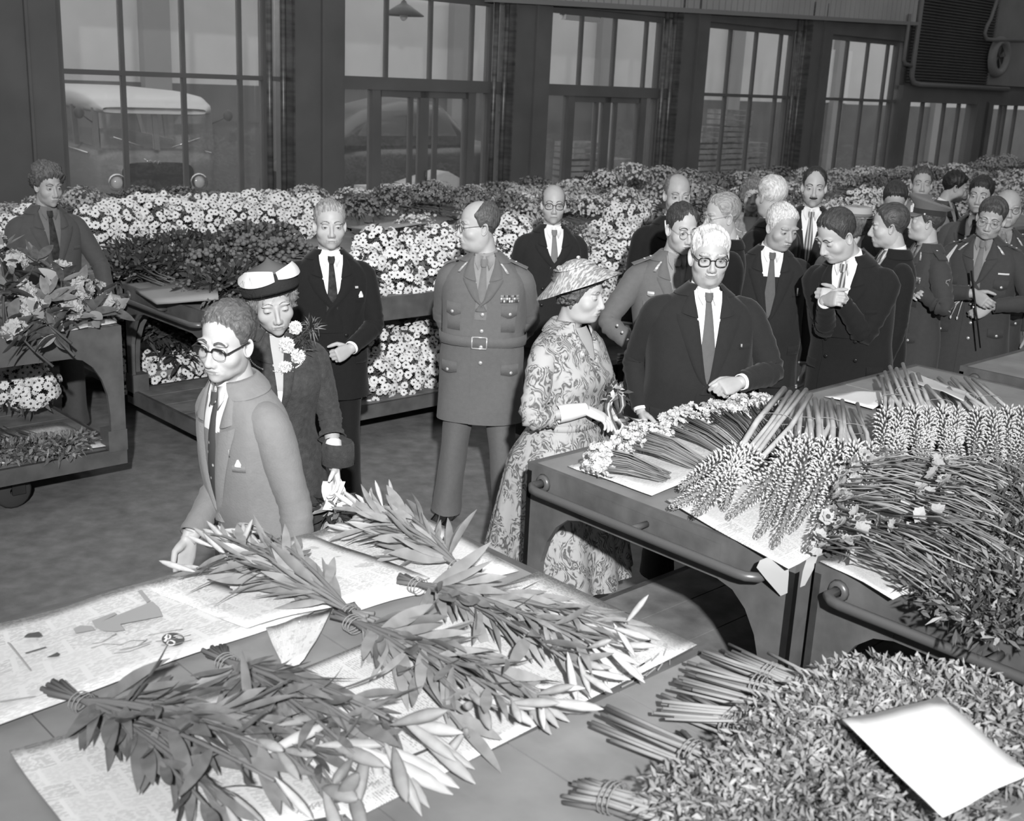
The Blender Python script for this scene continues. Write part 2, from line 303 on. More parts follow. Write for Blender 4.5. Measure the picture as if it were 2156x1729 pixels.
# --- parked van and car behind the glass
BODY=mat('van_paint',.2,.35,spec=.5); ROOF=mat('van_pale_roof',.6,.4,spec=.5); CHR=mat('chrome',.6,.15,metal=1); CARB=mat('dark_car_paint',.05,.25,spec=.6); WG=glass_mat('vehicle_glass',.35,.12,.35); TYRE=mat('tyre',.03,.9)
def van():
    o=G(334,385,.72); d=np.array([.55,-.83]); d/=np.linalg.norm(d); rz=math.atan2(d[1],d[0])-PI/2
    v=thing('van','rounded delivery van with a pale roof parked behind the left window','van',(o[0],o[1],0),rz)
    # length runs along -y, front at y=0
    def sec(y,wd,z0,z1,n=24,bul=0):
        a=np.linspace(0,2*PI,n,endpoint=False); e=.42
        return [(wd*np.sign(math.cos(t))*abs(math.cos(t))**e,y,(z0+z1)/2+(z1-z0)/2*np.sign(math.sin(t))*abs(math.sin(t))**e) for t in a]
    q=MB(); q.grid(np.array([sec(.02,.5,.45,1.0),sec(0.0,.72,.38,1.12),sec(-.12,.82,.34,1.2),sec(-.4,.85,.32,1.24),sec(-2,.86,.32,1.24),sec(-3.7,.85,.34,1.24),sec(-4.05,.7,.5,1.15)]),0,cv=True)
    q.f.append(tuple(range(24))); q.m.append(0); q.obj('lower_body',BODY,v)
    q=MB(); q.grid(np.array([sec(-.02,.70,1.64,1.72),sec(-.1,.80,1.63,1.80),sec(-.5,.84,1.62,1.9),sec(-1.2,.84,1.62,1.93),sec(-3.6,.84,1.62,1.92),sec(-4.0,.7,1.62,1.8)]),0,cv=True)
    q.f.append(tuple(range(24))); q.m.append(0); q.obj('roof',ROOF,v)
    q=MB()
    for x,y0,y1 in ((-.78,-.1,-.06),(.78,-.1,-.06),(0,.0,-.02),(-.82,-1.0,-1.05),(.82,-1.0,-1.05),(-.82,-2.2,-2.3),(.82,-2.2,-2.3),(-.82,-3.5,-3.9),(.82,-3.5,-3.9)):
        q.add([(x-.035,y0+.02,1.16),(x+.035,y0+.02,1.16),(x+.035,y1-.06,1.7),(x-.035,y1-.06,1.7),(x-.035,y0-.06,1.16),(x+.035,y0-.06,1.16),(x+.035,y1-.12,1.7),(x-.035,y1-.12,1.7)],[(0,1,2,3),(7,6,5,4),(0,3,7,4),(1,5,6,2)])
    q.obj('window_pillar',BODY,v,False)
    for x0,x1 in ((-.74,-.03),(.03,.74)):
        q=MB(); q.add([(x0,-.03,1.18),(x1,-.03,1.18),(x1,-.1,1.66),(x0,-.1,1.66)],[(0,1,2,3)]); q.obj('windscreen',WG,v,False)
    for x in (-.8,.8):
        for y0,y1 in ((-.15,-1.0),(-1.08,-2.2),(-2.3,-3.5)):
            q=MB(); q.add([(x,y0,1.2),(x,y1,1.2),(x,y1,1.64),(x,y0-.05,1.64)],[(0,1,2,3)]); q.obj('side_window',WG,v,False)
    for x in (-.56,.56):
        q=MB(); q.ball((x,-.02,.73),(.1,.06,.1),12,8); hl=q.obj('headlight',mat('headlight_glass',.75,.1,spec=.8),v)
        q=MB(); q.lathe([(.1,.0),(.125,.03),(.125,.05),(.105,.06)],18,c=(x,-.02,.73),R=np.array([[1,0,0],[0,0,1],[0,-1,0.]])); q.obj('rim',CHR,hl)
        q=MB(); q.lathe([(.15,-.05),(.2,.0),(.17,.03)],18,c=(x,-.06,.73),R=np.array([[1,0,0],[0,0,1],[0,-1,0.]])); q.obj('headlight_ring',BODY,v)
        q=MB(); q.tube([(x*.35,.03,1.2),(x*1.05,.02,1.33)],.012,5); q.obj('wiper',CHR,v)
        q=MB(); q.tube([(x*1.42,-.15,1.5),(x*1.75,-.0,1.62)],.01,5); q.ball((x*1.8,0,1.64),(.07,.03,.08)); q.obj('mirror',STEEL,v)
        for y in (-.75,-3.2):
            q=MB(); q.lathe([(.02,-.09),(.2,-.09),(.31,-.07),(.32,.0),(.31,.07),(.2,.09),(.02,.09)],20,c=(x*1.38,y,.32),R=np.array([[0,0,1],[0,1,0],[-1,0,0.]])); q.obj('wheel',TYRE,v)
    q=MB(); q.box((0,.08,.45),(1.5,.08,.12)); q.box((0,.1,.5),(1.45,.08,.02),1); q.obj('bumper',[BODY,CHR],v,False)
    q=MB()
    q.tube([(-.03,.055,.98),(.0,.055,1.02),(.02,.055,.98),(.05,.055,1.02),(.08,.055,.99),(.12,.055,1.03),(.15,.055,1.01),(.2,.05,1.05)],.008,5); q.obj('script_badge',CHR,v)
    q=MB()
    for x in (-.853,.853): q.tube([(x,-.3,1.1),(x,-3.6,1.1)],.012,5)
    q.obj('trim_strip',CHR,v)
van()
def car():
    o=G(735,395,.5); d=np.array([.86,-.5]); d/=np.linalg.norm(d)
    d=E1[:2]; o=W(13.9,-15.6); rz=math.atan2(d[1],d[0])-PI/2
    c=thing('car','dark rounded car with a bulging wing seen through the second tall window','car',(o[0],o[1],0),rz)
    def prof(x,k=1): return None
    ys=np.linspace(.4,-3.8,22)
    hood=np.interp(ys,[-3.8,-3.3,-2.6,-1.6,-1.2,-.6,.2,.4],[.62,.95,1.0,1.0,1.02,1.0,.86,.55]); wd=np.interp(ys,[-3.8,-3,-1.5,0,.4],[.5,.75,.78,.6,.35])
    a=np.linspace(0,2*PI,20,endpoint=False); e=.6
    q=MB(); q.grid(np.array([[(w_*np.sign(math.cos(t))*abs(math.cos(t))**e,y,.28+(h_-.28)/2+(h_-.28)/2*np.sign(math.sin(t))*abs(math.sin(t))**e) for t in a] for y,h_,w_ in zip(ys,hood,wd)]),0,cv=True); q.obj('body',CARB,c)
    q=MB(); ys=np.linspace(-.95,-3.4,12); hh=np.interp(ys,[-3.4,-2.8,-2,-1.3,-.95],[1.0,1.35,1.5,1.45,1.02]); 
    q.grid(np.array([[(.66*np.sign(math.cos(t))*abs(math.cos(t))**e,y,.95+(h_-.95)*max(0,math.sin(t))**.6) for t in np.linspace(0,PI,14)] for y,h_ in zip(ys,hh)]),0); q.obj('cabin',CARB,c)
    for x in (-.67,.67):
        q=MB(); q.add([(x,-1.25,1.06),(x,-3.0,1.06),(x*.95,-2.7,1.34),(x*.95,-1.5,1.38)],[(0,1,2,3)]); q.obj('side_window',WG,c,False)
        q=MB(); q.ball((x*.98,-.25,.58),(.22,.55,.36),14,8); q.obj('wing',CARB,c)
        q=MB(); q.ball((x*.75,.32,.8),(.1,.08,.1)); q.obj('headlight',CHR,c)
        for y in (-.2,-2.9):
            q=MB(); q.lathe([(.02,-.08),(.18,-.08),(.3,-.06),(.3,.06),(.18,.08),(.02,.08)],18,c=(x*1.1,y,.3),R=np.array([[0,0,1],[0,1,0],[-1,0,0.]])); q.obj('wheel',TYRE,c)
    q=MB(); q.box((0,.45,.42),(1.3,.06,.12)); q.obj('bumper',CHR,c,False)
    c.scale=(1.12,1.12,1.3); return c
car()
FC=mat('folded_carton',.55,.9)
pt=thing('carton_pile','pile of flat pale cartons behind the door of the second window','cartons',W(*st(GT(815,400,-13.4))),HALL)
for k in range(9):
    q=MB(); q.box((random.uniform(-.04,.04),random.uniform(-.03,.03),.09*k+.04),(.75,.5,.07)); q.obj('carton',FC,pt,False)
pt=thing('sheet_covered_load','pale sheet covered load behind the right door leaf of the second window','load',W(*st(GT(925,400,-13.8))),HALL)
q=MB(); q.grid(np.array([[(x,y,max(0,(.95-.35*abs(x)-.1*x)*(1 if abs(y)<.4 else 0))) for x in np.linspace(-.7,.7,9)] for y in (-.41,-.4,-.2,0,.2,.4,.41)])); q.obj('cover',mat('pale_cover_sheet',.5,.9),pt)
CR=mat('pale_crate_wood',.32,.85,var=.25,vscale=8)
def crate_proto():
    c=thing('crate','slatted pale wooden crate in a stack in the yard behind the fourth window','crate',(0,0,0),HALL,'crates stacked in the yard')
    for z in (.05,.15,.25):
        for sx,sy,dx,dy in ((0,.24,.8,.015),(0,-.24,.8,.015),(.4,0,.015,.48),(-.4,0,.015,.48)):
            q=MB(); q.box((sx,sy,z),(dx,dy,.075)); q.obj('slat',CR,c,False)
    q=MB(); q.box((0,0,.01),(.78,.46,.02)); q.obj('base_board',CR,c,False)
    return c
cp=crate_proto(); ck=list(cp.children); first=True
for s_,t_,n_,g in ((18.5,-14.6,5,'fourth'),(19.4,-14.7,6,'fourth'),(20.3,-14.9,4,'fourth'),(15.7,-15.2,4,'third'),(16.7,-15.4,3,'third')):
    for k in range(n_):
        if first: r=cp; first=False
        else:
            r=cp.copy(); COL.objects.link(r)
            for ch in ck: x=ch.copy(); COL.objects.link(x); x.parent=r
        p=W(s_,t_,.32*k); r.location=p; r.rotation_euler=(0,0,HALL+random.uniform(-.08,.08))
        r['label']='slatted wooden crate, %s up in the %s stack behind the %s window'%(ordw(k+1),{18.5:'left',19.4:'middle',20.3:'right',15.7:'left',16.7:'right'}[s_],g); r['group']='crates behind the %s window'%g
# ================================================================ CARTS
ZT=.97
def cart_proto(L=2.88,Wd=1.2,name='flower_cart',simple=False):
    c=thing(name,'flower cart','cart',(0,0,0),HALL)
    hx,hy=L/2,Wd/2
    if simple:
        q=MB(); q.box((0,0,ZT-.02),(L,Wd,.04)); q.obj('tabletop',WOOD,c,False)
        q=MB(); q.box((0,0,.26),(L,Wd,.04)); q.obj('deck',WOODD,c,False)
    else:
        n=8; pw=L/n
        for k in range(n):
            q=MB(); x=-hx+pw*(k+.5); q.box((x,0,ZT-.018-.0007*(k%3)),(pw-.004,Wd-.03,.035)); q.obj('plank',WOOD,c,False)
        n=5; pw=Wd/n
        for k in range(n):
            q=MB(); q.box((0,-hy+pw*(k+.5),.265),(L-.02,pw-.006,.03)); q.obj('deck_board',WOODD,c,False)
        q=MB()
        for s_ in (-1,1): q.box((0,s_*(hy-.01),ZT-.01),(L,.02,.03)); q.box((s_*(hx-.01),0,ZT-.01),(.02,Wd-.04,.03))
        q.obj('top_edging',STEEL,c,False)
        q=MB()
        for s_ in (-1,1): q.box((0,s_*(hy-.015),.235),(L,.03,.09)); q.box((s_*(hx-.015),0,.235),(.03,Wd-.06,.09))
        q.obj('deck_rim',STEEL,c,False)
    for s_ in (-1,1):
        q=MB(); q.box((0,s_*(hy-.012),ZT-.085),(L-.5,.022,.12)); q.obj('side_rail',STEEL,c,False)
        q=MB(); q.box((s_*(hx-.012),0,ZT-.085),(.022,Wd-.5,.12)); q.obj('end_rail',STEEL,c,False)
    def poly(r=.2,w=.085):
        P=[(0,.24),(w,.24),(w,.48)]
        for a in np.linspace(0,PI/2,6)[1:]: P.append((w+r*(1-math.cos(a)),ZT-.145-.33+.33*math.sin(a)))
        return P+[(w+r,ZT-.025),(0,ZT-.025)]
    for sx in (-1,1):
        for sy in (-1,1):
            q=MB()
            q.prism([(sx*(hx-u),sy*hy,z) for u,z in poly()],(0,-sy*.024,0)); q.prism([(sx*hx,sy*(hy-u),z) for u,z in poly()],(-sx*.024,0,0))
            q.box((sx*(hx-.05),sy*(hy-.05),.33),(.108,.108,.12))
            q.obj('leg',STEEL,c,False)
            w_=thing('caster','','',(0,0,0)); del w_['label']; del w_['category']; w_.name='caster'; w_.parent=c; w_.location=(sx*(hx-.55),sy*(hy-.17),0)
            q=MB(); q.box((0,0,.215),(.13,.13,.03)); q.box((-.01,.042,.15),(.07,.012,.13)); q.box((-.01,-.042,.15),(.07,.012,.13)); q.obj('fork',STEELD,w_,False)
            q=MB(); q.lathe([(.02,-.025),(.085,-.025),(.1,-.012),(.1,.012),(.085,.025),(.02,.025)],18,c=(-.03,0,.1),R=np.array([[1,0,0],[0,0,1],[0,-1,0.]])); q.obj('wheel',RUBBER,w_)
    q=MB(); y=hy-.09; x=-hx
    q.tube([(x+.01,-y,ZT-.055),(x-.06,-y,ZT-.055),(x-.085,-y+.03,ZT-.055)]+[(x-.09,v_,ZT-.055) for v_ in np.linspace(-y+.06,y-.06,8)]+[(x-.085,y-.03,ZT-.055),(x-.06,y,ZT-.055),(x+.01,y,ZT-.055)],.0165,10)
    for v_ in (-y,y): q.lathe([(.001,.0),(.036,.0),(.03,.012),(.018,.014)],12,c=(x,v_,ZT-.055),R=np.array([[0,0,-1],[0,1,0],[1,0,0.]]))
    q.obj('handle',PIPE,c)
    q=MB(); q.tube([(x,0,ZT-.055),(x-.09,0,ZT-.055)],.012,8); q.obj('handle_bracket',PIPE,c)
    return c
def dup(root,loc,rotz=None,label=None,group=None,**kw):
    r=root.copy(); COL.objects.link(r); r.location=tuple(map(float,loc))
    if rotz is not None: r.rotation_euler=(0,0,rotz)
    if label: r['label']=label
    if group: r['group']=group
    for ch in root.children:
        x=ch.copy(); COL.objects.link(x); x.parent=r
        for g_ in ch.children: y=g_.copy(); COL.objects.link(y); y.parent=x
    return r
cart0=cart_proto(); simple0=cart_proto(simple=True)
used=[False,False]
def put_cart(s0,t0,label,simple=False,rz=0,group=None):
    k=int(simple); p=simple0 if simple else cart0
    loc=W(s0+1.44,t0-.6,0)
    if not used[k]: used[k]=True; p.location=loc; p['label']=label; p.rotation_euler=(0,0,HALL+rz); r=p
    else: r=dup(p,loc,HALL+rz,label)
    if group: r['group']=group
    return r
put_cart(2.94,-1.82,'steel framed flower cart with a pipe handle carrying spikes and canes beside the patterned dress')
put_cart(3.0,-.59,'flower cart at the right edge piled with wiry stems')
put_cart(6.0,-1.66,'empty topped flower cart behind the canes at the right edge')
put_cart(-.61,-1.68,'flower cart in the foreground covered with newspapers and lily bunches')
put_cart(-.58,-.46,'bare plank topped flower cart in the foreground with fern bunches and a white card')
put_cart(-.17,-5.99,'flower cart at the left edge piled with broad leaved branches')
put_cart(3.25,-5.94,'dark flower cart pushed by the curly haired man')
for i,s_ in enumerate((6.35,9.45,12.55,15.65,18.75,21.85)): put_cart(s_,-5.94,'cart under the front flower row behind the visitors, '+ORD[i],True,group='carts in the front row of the flower field')
for r_,t_ in enumerate((-7.45,-8.95,-10.45)):
    for i in range(8):
        c_=put_cart(.2+3.05*i,t_,'cart in the %s row of the flower field, %s'%(('second','third','last')[r_],ORD[i]),True,group='carts in the %s row of the flower field'%('second','third','last')[r_])
        if r_==2: c_.scale=(1,1,.78)
# ================================================================ FLOWER MESHES
PETW=mat('daisy_petal_white',.74,.7); EYE=mat('daisy_eye',.07,.8); LEAFD=mat('dark_foliage',.045,.6,var=.4,vscale=8); LEAFM=mat('mid_foliage',.12,.55,var=.35,vscale=9); LEAFL=mat('pale_foliage',.24,.55,var=.3,vscale=9)
def daisy_mesh(seed):
    r=np.random.default_rng(seed); q=MB(); n=13
    for k in range(n):
        a=2*PI*k/n+r.uniform(-.08,.08); L=.03*r.uniform(.88,1.06); wd=.0088; c,s_=math.cos(a),math.sin(a); z=r.uniform(-.004,.004)
        q.add([(.002*c,.002*s_,.002),(.6*L*c-wd*s_,.6*L*s_+wd*c,z+.003),(L*c,L*s_,z-.002),(.6*L*c+wd*s_,.6*L*s_-wd*c,z+.003)],[(0,3,2,1)],0)
    q.lathe([(.0072,.002),(.0055,.0055),(.0008,.007)],8,mi=1)
    return q.mesh('daisy',[PETW,EYE])
DAISY=[daisy_mesh(k) for k in range(4)]
def leaf_strip(q,p,d,nrm,L,wd,mi=0,droop=.25,seg=2):
    d=d/np.linalg.norm(d); b=np.cross(d,nrm); b/=np.linalg.norm(b)+1e-9
    ws=[.25,1,.05] if seg==2 else [.2,.85,1,.7,.05]
    V=[]
    for k,x in enumerate(np.linspace(0,1,len(ws))):
        c=p+d*L*x-np.array([0,0,1])*droop*L*x*x
        V+=[c-b*wd*ws[k],c+b*wd*ws[k]]
    q.add(V,[(2*k,2*k+1,2*k+3,2*k+2) for k in range(len(ws)-1)],mi)
def tuft(name,n,R,L,wd,mats,seed,outward=.7,balls=0,br=.012,ballmi=1,zmin=-1,up=.3,probs=None):
    r=np.random.default_rng(seed); q=MB()
    for k in range(n):
        v=r.normal(size=3); v/=np.linalg.norm(v)
        if v[2]<zmin: v[2]=-v[2]
        p=v*np.array(R)*r.uniform(.45,1); d=v*outward+r.normal(size=3)*.6+np.array([0,0,up]); 
        mi=0 if probs is None else int(r.choice(len(probs),p=probs))
        leaf_strip(q,p,d,r.normal(size=3)+.01,L*r.uniform(.6,1.2),wd*r.uniform(.7,1.2),mi)
    for k in range(balls):
        v=r.normal(size=3); v/=np.linalg.norm(v)
        if v[2]<max(zmin,-.2): v[2]=-v[2]
        b=br*r.uniform(.7,1.2); q.ball(v*np.array(R)*r.uniform(.9,1.08),(b,b,b*.8),5,4,ballmi)
    return q.mesh(name,mats)
def rosette(q,c,nrm,r_,n,mi,rng,cup=.35):
    R=frame(np.cross(nrm,[.3,.5,.8]),nrm)
    for k in range(n):
        a=2*PI*k/n+rng.uniform(-.2,.2); L=r_*rng.uniform(.8,1.1); wd=r_*.42
        P=np.array([(0,0,0),(.6*L*math.cos(a)-wd*math.sin(a),.6*L*math.sin(a)+wd*math.cos(a),cup*L*.5),(L*math.cos(a),L*math.sin(a),cup*L),(.6*L*math.cos(a)+wd*math.sin(a),.6*L*math.sin(a)-wd*math.cos(a),cup*L*.5)])@R.T
        q.add(P+c,[(0,3,2,1)],mi)
BL=[mat('pale_bloom',.66,.8),mat('grey_bloom',.46,.8),mat('dark_bloom',.2,.8)]
def fluffy_mesh(seed,tone,R=(.21,.2,.15)):
    r=np.random.default_rng(seed); q=MB()
    for k in range(230):
        v=r.normal(size=3); v/=np.linalg.norm(v); v[2]=abs(v[2])*1.0-.15
        rosette(q,v*np.array(R)*r.uniform(.85,1.08),v+r.normal(size=3)*.3,r.uniform(.011,.019),5,0,r)
    for k in range(110):
        v=r.normal(size=3); v/=np.linalg.norm(v); v[2]=abs(v[2])-.2
        leaf_strip(q,v*np.array(R)*r.uniform(.6,.95),v+r.normal(size=3)*.6,r.normal(size=3),.055,.007,1)
    return q.mesh('blooms',[BL[tone],LEAFD if tone==2 else LEAFM])
FLUFF=[[fluffy_mesh(10*t+k,t) for k in range(4)] for t in range(3)]
def stems_mesh(n,L,spread,r_,m,seed,name='stems'):
    r=np.random.default_rng(seed); q=MB()
    for k in range(n):
        a=r.uniform(0,2*PI); d=r.uniform(0,1)**.5; x,z=spread*d*math.cos(a),spread*d*math.sin(a)
        q.tube([(x,0,z),(x*.6+r.normal()*.01,-L*.5,z*.6),(x*.8,-L*r.uniform(.85,1.05),z*.6)],r_,4)
    return q.mesh(name,m)
STEMM=stems_mesh(22,.4,.1,.005,LEAFM,3)
CORE=tuft('foliage',160,(.13,.09,.13),.06,.015,[LEAFM],5)
_db=[0]
def daisy_bunch(p,n_dir,R=(.17,.13,.19),n=42,label='',group=None,scale=1.0):
    """p centre, n_dir horizontal facing direction"""
    rz=math.atan2(n_dir[1],n_dir[0])-PI/2; seed=_db[0]; _db[0]+=1
    r=np.random.default_rng(900+seed)
    b=thing('daisy_bunch',label,'flowers',p,rz,group)
    link('foliage',CORE,b,kind='stuff')
    link('stems',STEMM,b,rot=(0,r.uniform(0,6),0),kind='stuff')
    cnt=0; g=PI*(3-5**.5); k=0; n=int(n*1.5); tot=int(n*1.9)
    for k in range(tot):
        z=1-2*(k+.5)/tot; a=g*k+seed; v=np.array([math.sqrt(1-z*z)*math.cos(a),z,math.sqrt(1-z*z)*math.sin(a)])
        if v[1]<-.25 or v[2]<-.9: continue
        v2=v+r.normal(size=3)*.07; pos=v2*np.array(R)*r.uniform(.94,1.06)
        nr=v*np.array([.8,1,.8])+np.array([0,.5,.25])+r.normal(size=3)*.22
        fr=frame(np.cross(nr,r.normal(size=3)),nr)
        link('flower_head',DAISY[cnt%4],b,pos,mrot(fr),scale*r.uniform(.85,1.12)); cnt+=1
    return b
CAMD=-E2*-1
def fac(p): d=CO-np.array(p); d[2]=0; d/=np.linalg.norm(d); return .5*d+.5*E2
D1='in %s'
def daisies(lst,t,label,group,R,n,scale=1.0):
    for i,(px,py) in enumerate(sorted(lst)):
        p=GT(px,py,t); daisy_bunch(p,fac(p),R,n,'daisy bunch, '+ORD[i]+' '+label,group,scale)
daisies([(770,590),(838,585),(905,575),(975,562),(1045,545),(1085,530)],-6.13,D1%'the heap behind the peering officer','daisies on the cart behind the officer',(.155,.14,.22),42)
daisies([(795,520),(860,528),(930,515),(1075,490)],-6.35,D1%'the top layer behind the peering officer','daisies on top behind the officer',(.15,.13,.13),26)
daisies([(785,800),(852,785),(915,770)],-6.12,D1%'the lower deck heap beside the officer','daisies on the lower deck',(.15,.14,.17),38)
daisies([(815,735),(880,715)],-6.2,D1%'the upper layer on the lower deck','daisies on the lower deck, upper layer',(.16,.14,.13),30)
daisies([(205,480),(262,470),(320,462),(380,470),(440,470),(500,465),(560,470),(620,480),(660,455)],-8.5,D1%'the long left heap, lower layer','daisies in the long left heap, lower layer',(.16,.14,.17),32,1.05)
daisies([(240,462),(295,450),(355,446),(412,446),(470,444),(528,438),(585,442),(640,446)],-8.7,D1%'the long left heap, upper layer','daisies in the long left heap, upper layer',(.16,.14,.14),32,1.05)
daisies([(262,775),(325,795),(385,785)],-7.55,D1%'the low heap behind the pushed cart','daisies low behind the pushed cart',(.16,.14,.17),34)
daisies([(18,800),(62,815),(30,765)],-6.75,D1%'the heap under the broad leaves','daisies on the deck of the left cart',(.16,.14,.13),30)
daisies([(1285,560),(1325,530),(1250,590)],-6.0,D1%'the heap behind the hat brim','daisies behind the hat brim',(.16,.14,.17),34)
daisies([(1290,480),(1320,450)],-6.9,D1%'the heap left of the balding man','daisies left of the balding man',(.2,.14,.1),30)
daisies([(1815,425),(1850,432)],-6.6,D1%'the small heap among far visitors','daisies among the far visitors',(.2,.15,.16),34)
daisies([(60,480),(20,500),(40,545)],-8.2,D1%'the heap left of the curly man','daisies left of the curly haired man',(.16,.14,.15),26)
# ---- dark budded bunches on the pushed cart
DARKB=[tuft('foliage',330,(.24,.2,.16),.10,.014,[LEAFD,mat('dark_bud',.13,.7)],40+k,balls=60,br=.014,zmin=-.4) for k in range(3)]
BUDB=[tuft('foliage',200,(.24,.2,.16),.07,.012,[LEAFD,mat('grey_bud',.16,.7)],50+k,balls=120,br=.02,zmin=-.4) for k in range(3)]
for i,(px,py,t,kd) in enumerate([(285,580,-7.35,0),(345,575,-7.3,0),(405,570,-7.25,0),(300,550,-7.7,0),(370,540,-7.7,0),(430,540,-7.6,0),(455,575,-7.1,1),(490,545,-7.4,1),(545,545,-7.3,1),(600,550,-7.2,1),(520,515,-7.8,1),(580,515,-7.8,1),(455,620,-6.5,0),(500,610,-6.6,0)]):
    p=GT(px,py,t); b=thing('dark_bunch',('dark leafy bunch heaped behind the cart handle, ','dark round budded bunch left of the dark suit, ')[kd]+(ORD[i] if i<12 else ('front left','front right')[i-12]),'flowers',p,HALL+i,('dark leafy bunches on the pushed cart','dark budded bunches on the pushed cart')[kd])
    link('foliage',(DARKB,BUDB)[kd][i%3],b,kind='stuff')
    link('stems',STEMM,b,loc=(0,-.1,0),kind='stuff')
# ---- flower field
taken=[(4.0,5.8,-6.9),(3.2,6.2,-8.9)]
rf=np.random.default_rng(21); cnt=0
rows=[(-6.35,-.0),(-7.0,.03),(-7.85,.0),(-8.5,.05),(-9.3,.0),(-9.95,.0),(-10.75,-.2),(-11.1,-.24)]
for ri,(t,dz) in enumerate(rows):
    s_=3.4+rf.uniform(0,.3); ib=-1
    while s_<24:
        near=s_<13; step=.42 if s_<9 else (.5 if near else .62)
        p=W(s_+rf.normal()*.05,t+rf.normal()*.06,1.06+dz+rf.uniform(-.03,.05)); s_+=step
        if t>-7.2 and s_<6.2: continue
        if -8.9<t<-7.3 and s_<6.3: continue
        tone=int(rf.choice(3,p=[.33,.45,.22])); q_=(int(s_/1.7)+ri*3)%5; tone=(1,0,1,2,0)[q_] if rf.random()<.8 else tone
        kind=('pale','grey','dark')[tone]; 
        ib+=1
        if rf.random()<.05: continue
        p[2]+=.07*math.sin(s_*1.9+ri*2.1)+.05*math.sin(s_*.7+ri)
        b=thing('flower_bunch','%s fluffy flower bunch, %s in row %s of the field'%(kind,ORD[ib],('one','two','three','four','five','six','seven','eight')[ri]),'flowers',p,HALL+PI+rf.normal()*.3,'bunches in row %s of the flower field'%('one','two','three','four','five','six','seven','eight')[ri])
        b.scale=(1.25 if s_>9 else 1.05,)*3
        link('blooms',FLUFF[tone][int(rf.integers(4))],b,kind='stuff')
        if s_<12 and ri<6: link('stems',STEMM,b,loc=(0,-.12,-.04),kind='stuff')
# ================================================================ CARDS AND PAPERS
def sheet(name,label,cat,P,m,nu=8,nv=6,th=.003,wave=.004,seed=0,group=None,parent=None,prints=()):
    """P: four world corners in order; a thin slightly wavy sheet"""
    r=np.random.default_rng(seed); P=np.array(P,float); c=P.mean(0); ph=r.uniform(0,6,4)
    U=np.linspace(0,1,nu); V=np.linspace(0,1,nv); g=np.zeros((nv,nu,3))
    for j,v in enumerate(V):
        for i,u in enumerate(U):
            p=(1-u)*(1-v)*P[0]+u*(1-v)*P[1]+u*v*P[2]+(1-u)*v*P[3]; p=p-c
            p[2]+=wave*1.5+wave*(math.sin(5*u+ph[0])*math.cos(4*v+ph[1])+.5*math.sin(11*u+7*v+ph[2])); g[j,i]=p
    q=MB(); q.grid(g); g2=g.copy(); g2[:,:,2]-=th; n=nu*nv
    q.grid(g2); q.f[-(nu-1)*(nv-1):]=[f[::-1] for f in q.f[-(nu-1)*(nv-1):]]
    ed=[i for i in range(nu)]+[j*nu+nu-1 for j in range(1,nv)]+[(nv-1)*nu+i for i in range(nu-2,-1,-1)]+[j*nu for j in range(nv-2,0,-1)]
    for a,b in zip(ed,ed[1:]+ed[:1]): q.f.append((b,a,a+n,b+n)); q.m.append(0)
    me=q.mesh(name,m); uv=me.uv_layers.new(name='UVMap')
    co=[(i%nu/(nu-1),(i%n)//nu/(nv-1)) for i in range(2*n)]
    for lp in me.loops: uv.data[lp.index].uv=co[lp.vertex_index]
    o=link(name,me,parent,c); 
    if label: tag(o,label,cat,group)
    return o
def quad(pts,z): return [G(px,py,zz) for (px,py),zz in zip(pts,z if np.ndim(z) else [z]*4)]
def news(name,sx,sy,pic=.5,seed=0):
    def build(nt,tc):
        mp=N(nt,'Mapping'); mp.inputs['Scale'].default_value=(sx,sy,1); mp.inputs['Location'].default_value=(seed*.37,seed*.21,0); nt.links.new(tc.outputs['UV'],mp.inputs[0])
        br=N(nt,'TexBrick'); br.inputs['Scale'].default_value=1; br.inputs['Color1'].default_value=(1,1,1,1); br.inputs['Color2'].default_value=(.35,.35,.35,1); br.inputs['Mortar'].default_value=(0,0,0,1); br.inputs['Mortar Size'].default_value=.05; br.inputs['Brick Width'].default_value=.9; br.inputs['Row Height'].default_value=1.3; nt.links.new(mp.outputs[0],br.inputs[0])
        wv=N(nt,'TexWave'); wv.bands_direction='Y'; wv.inputs['Scale'].default_value=3.2; wv.inputs['Distortion'].default_value=.2; nt.links.new(mp.outputs[0],wv.inputs[0])
        no=N(nt,'TexNoise'); no.inputs['Scale'].default_value=9; no.inputs['Detail'].default_value=4; nt.links.new(mp.outputs[0],no.inputs[0])
        n2=N(nt,'TexNoise'); n2.inputs['Scale'].default_value=1.1; nt.links.new(mp.outputs[0],n2.inputs[0])
        t1=N(nt,'Math',operation='GREATER_THAN'); t1.inputs[1].default_value=.48; nt.links.new(no.outputs[0],t1.inputs[0])
        m1=N(nt,'Math',operation='MULTIPLY'); nt.links.new(wv.outputs[1],m1.inputs[0]); nt.links.new(t1.outputs[0],m1.inputs[1])
        m2=N(nt,'Math',operation='MULTIPLY'); nt.links.new(m1.outputs[0],m2.inputs[0]); nt.links.new(br.outputs[0],m2.inputs[1])
        t2=N(nt,'Math',operation='GREATER_THAN'); t2.inputs[1].default_value=pic; nt.links.new(n2.outputs[0],t2.inputs[0])
        m3=N(nt,'Math',operation='MULTIPLY'); nt.links.new(t2.outputs[0],m3.inputs[0]); nt.links.new(no.outputs[0],m3.inputs[1]); m3b=N(nt,'Math',operation='MULTIPLY'); m3b.inputs[1].default_value=1.1; nt.links.new(m3.outputs[0],m3b.inputs[0])
        mx=N(nt,'Math',operation='MAXIMUM'); nt.links.new(m2.outputs[0],mx.inputs[0]); nt.links.new(m3b.outputs[0],mx.inputs[1]); return mx.outputs[0]
    return ramp_mat(name,[(0,.68),(.2,.64),(1,.30)],build,.85,.15)
ZP=ZT+.006
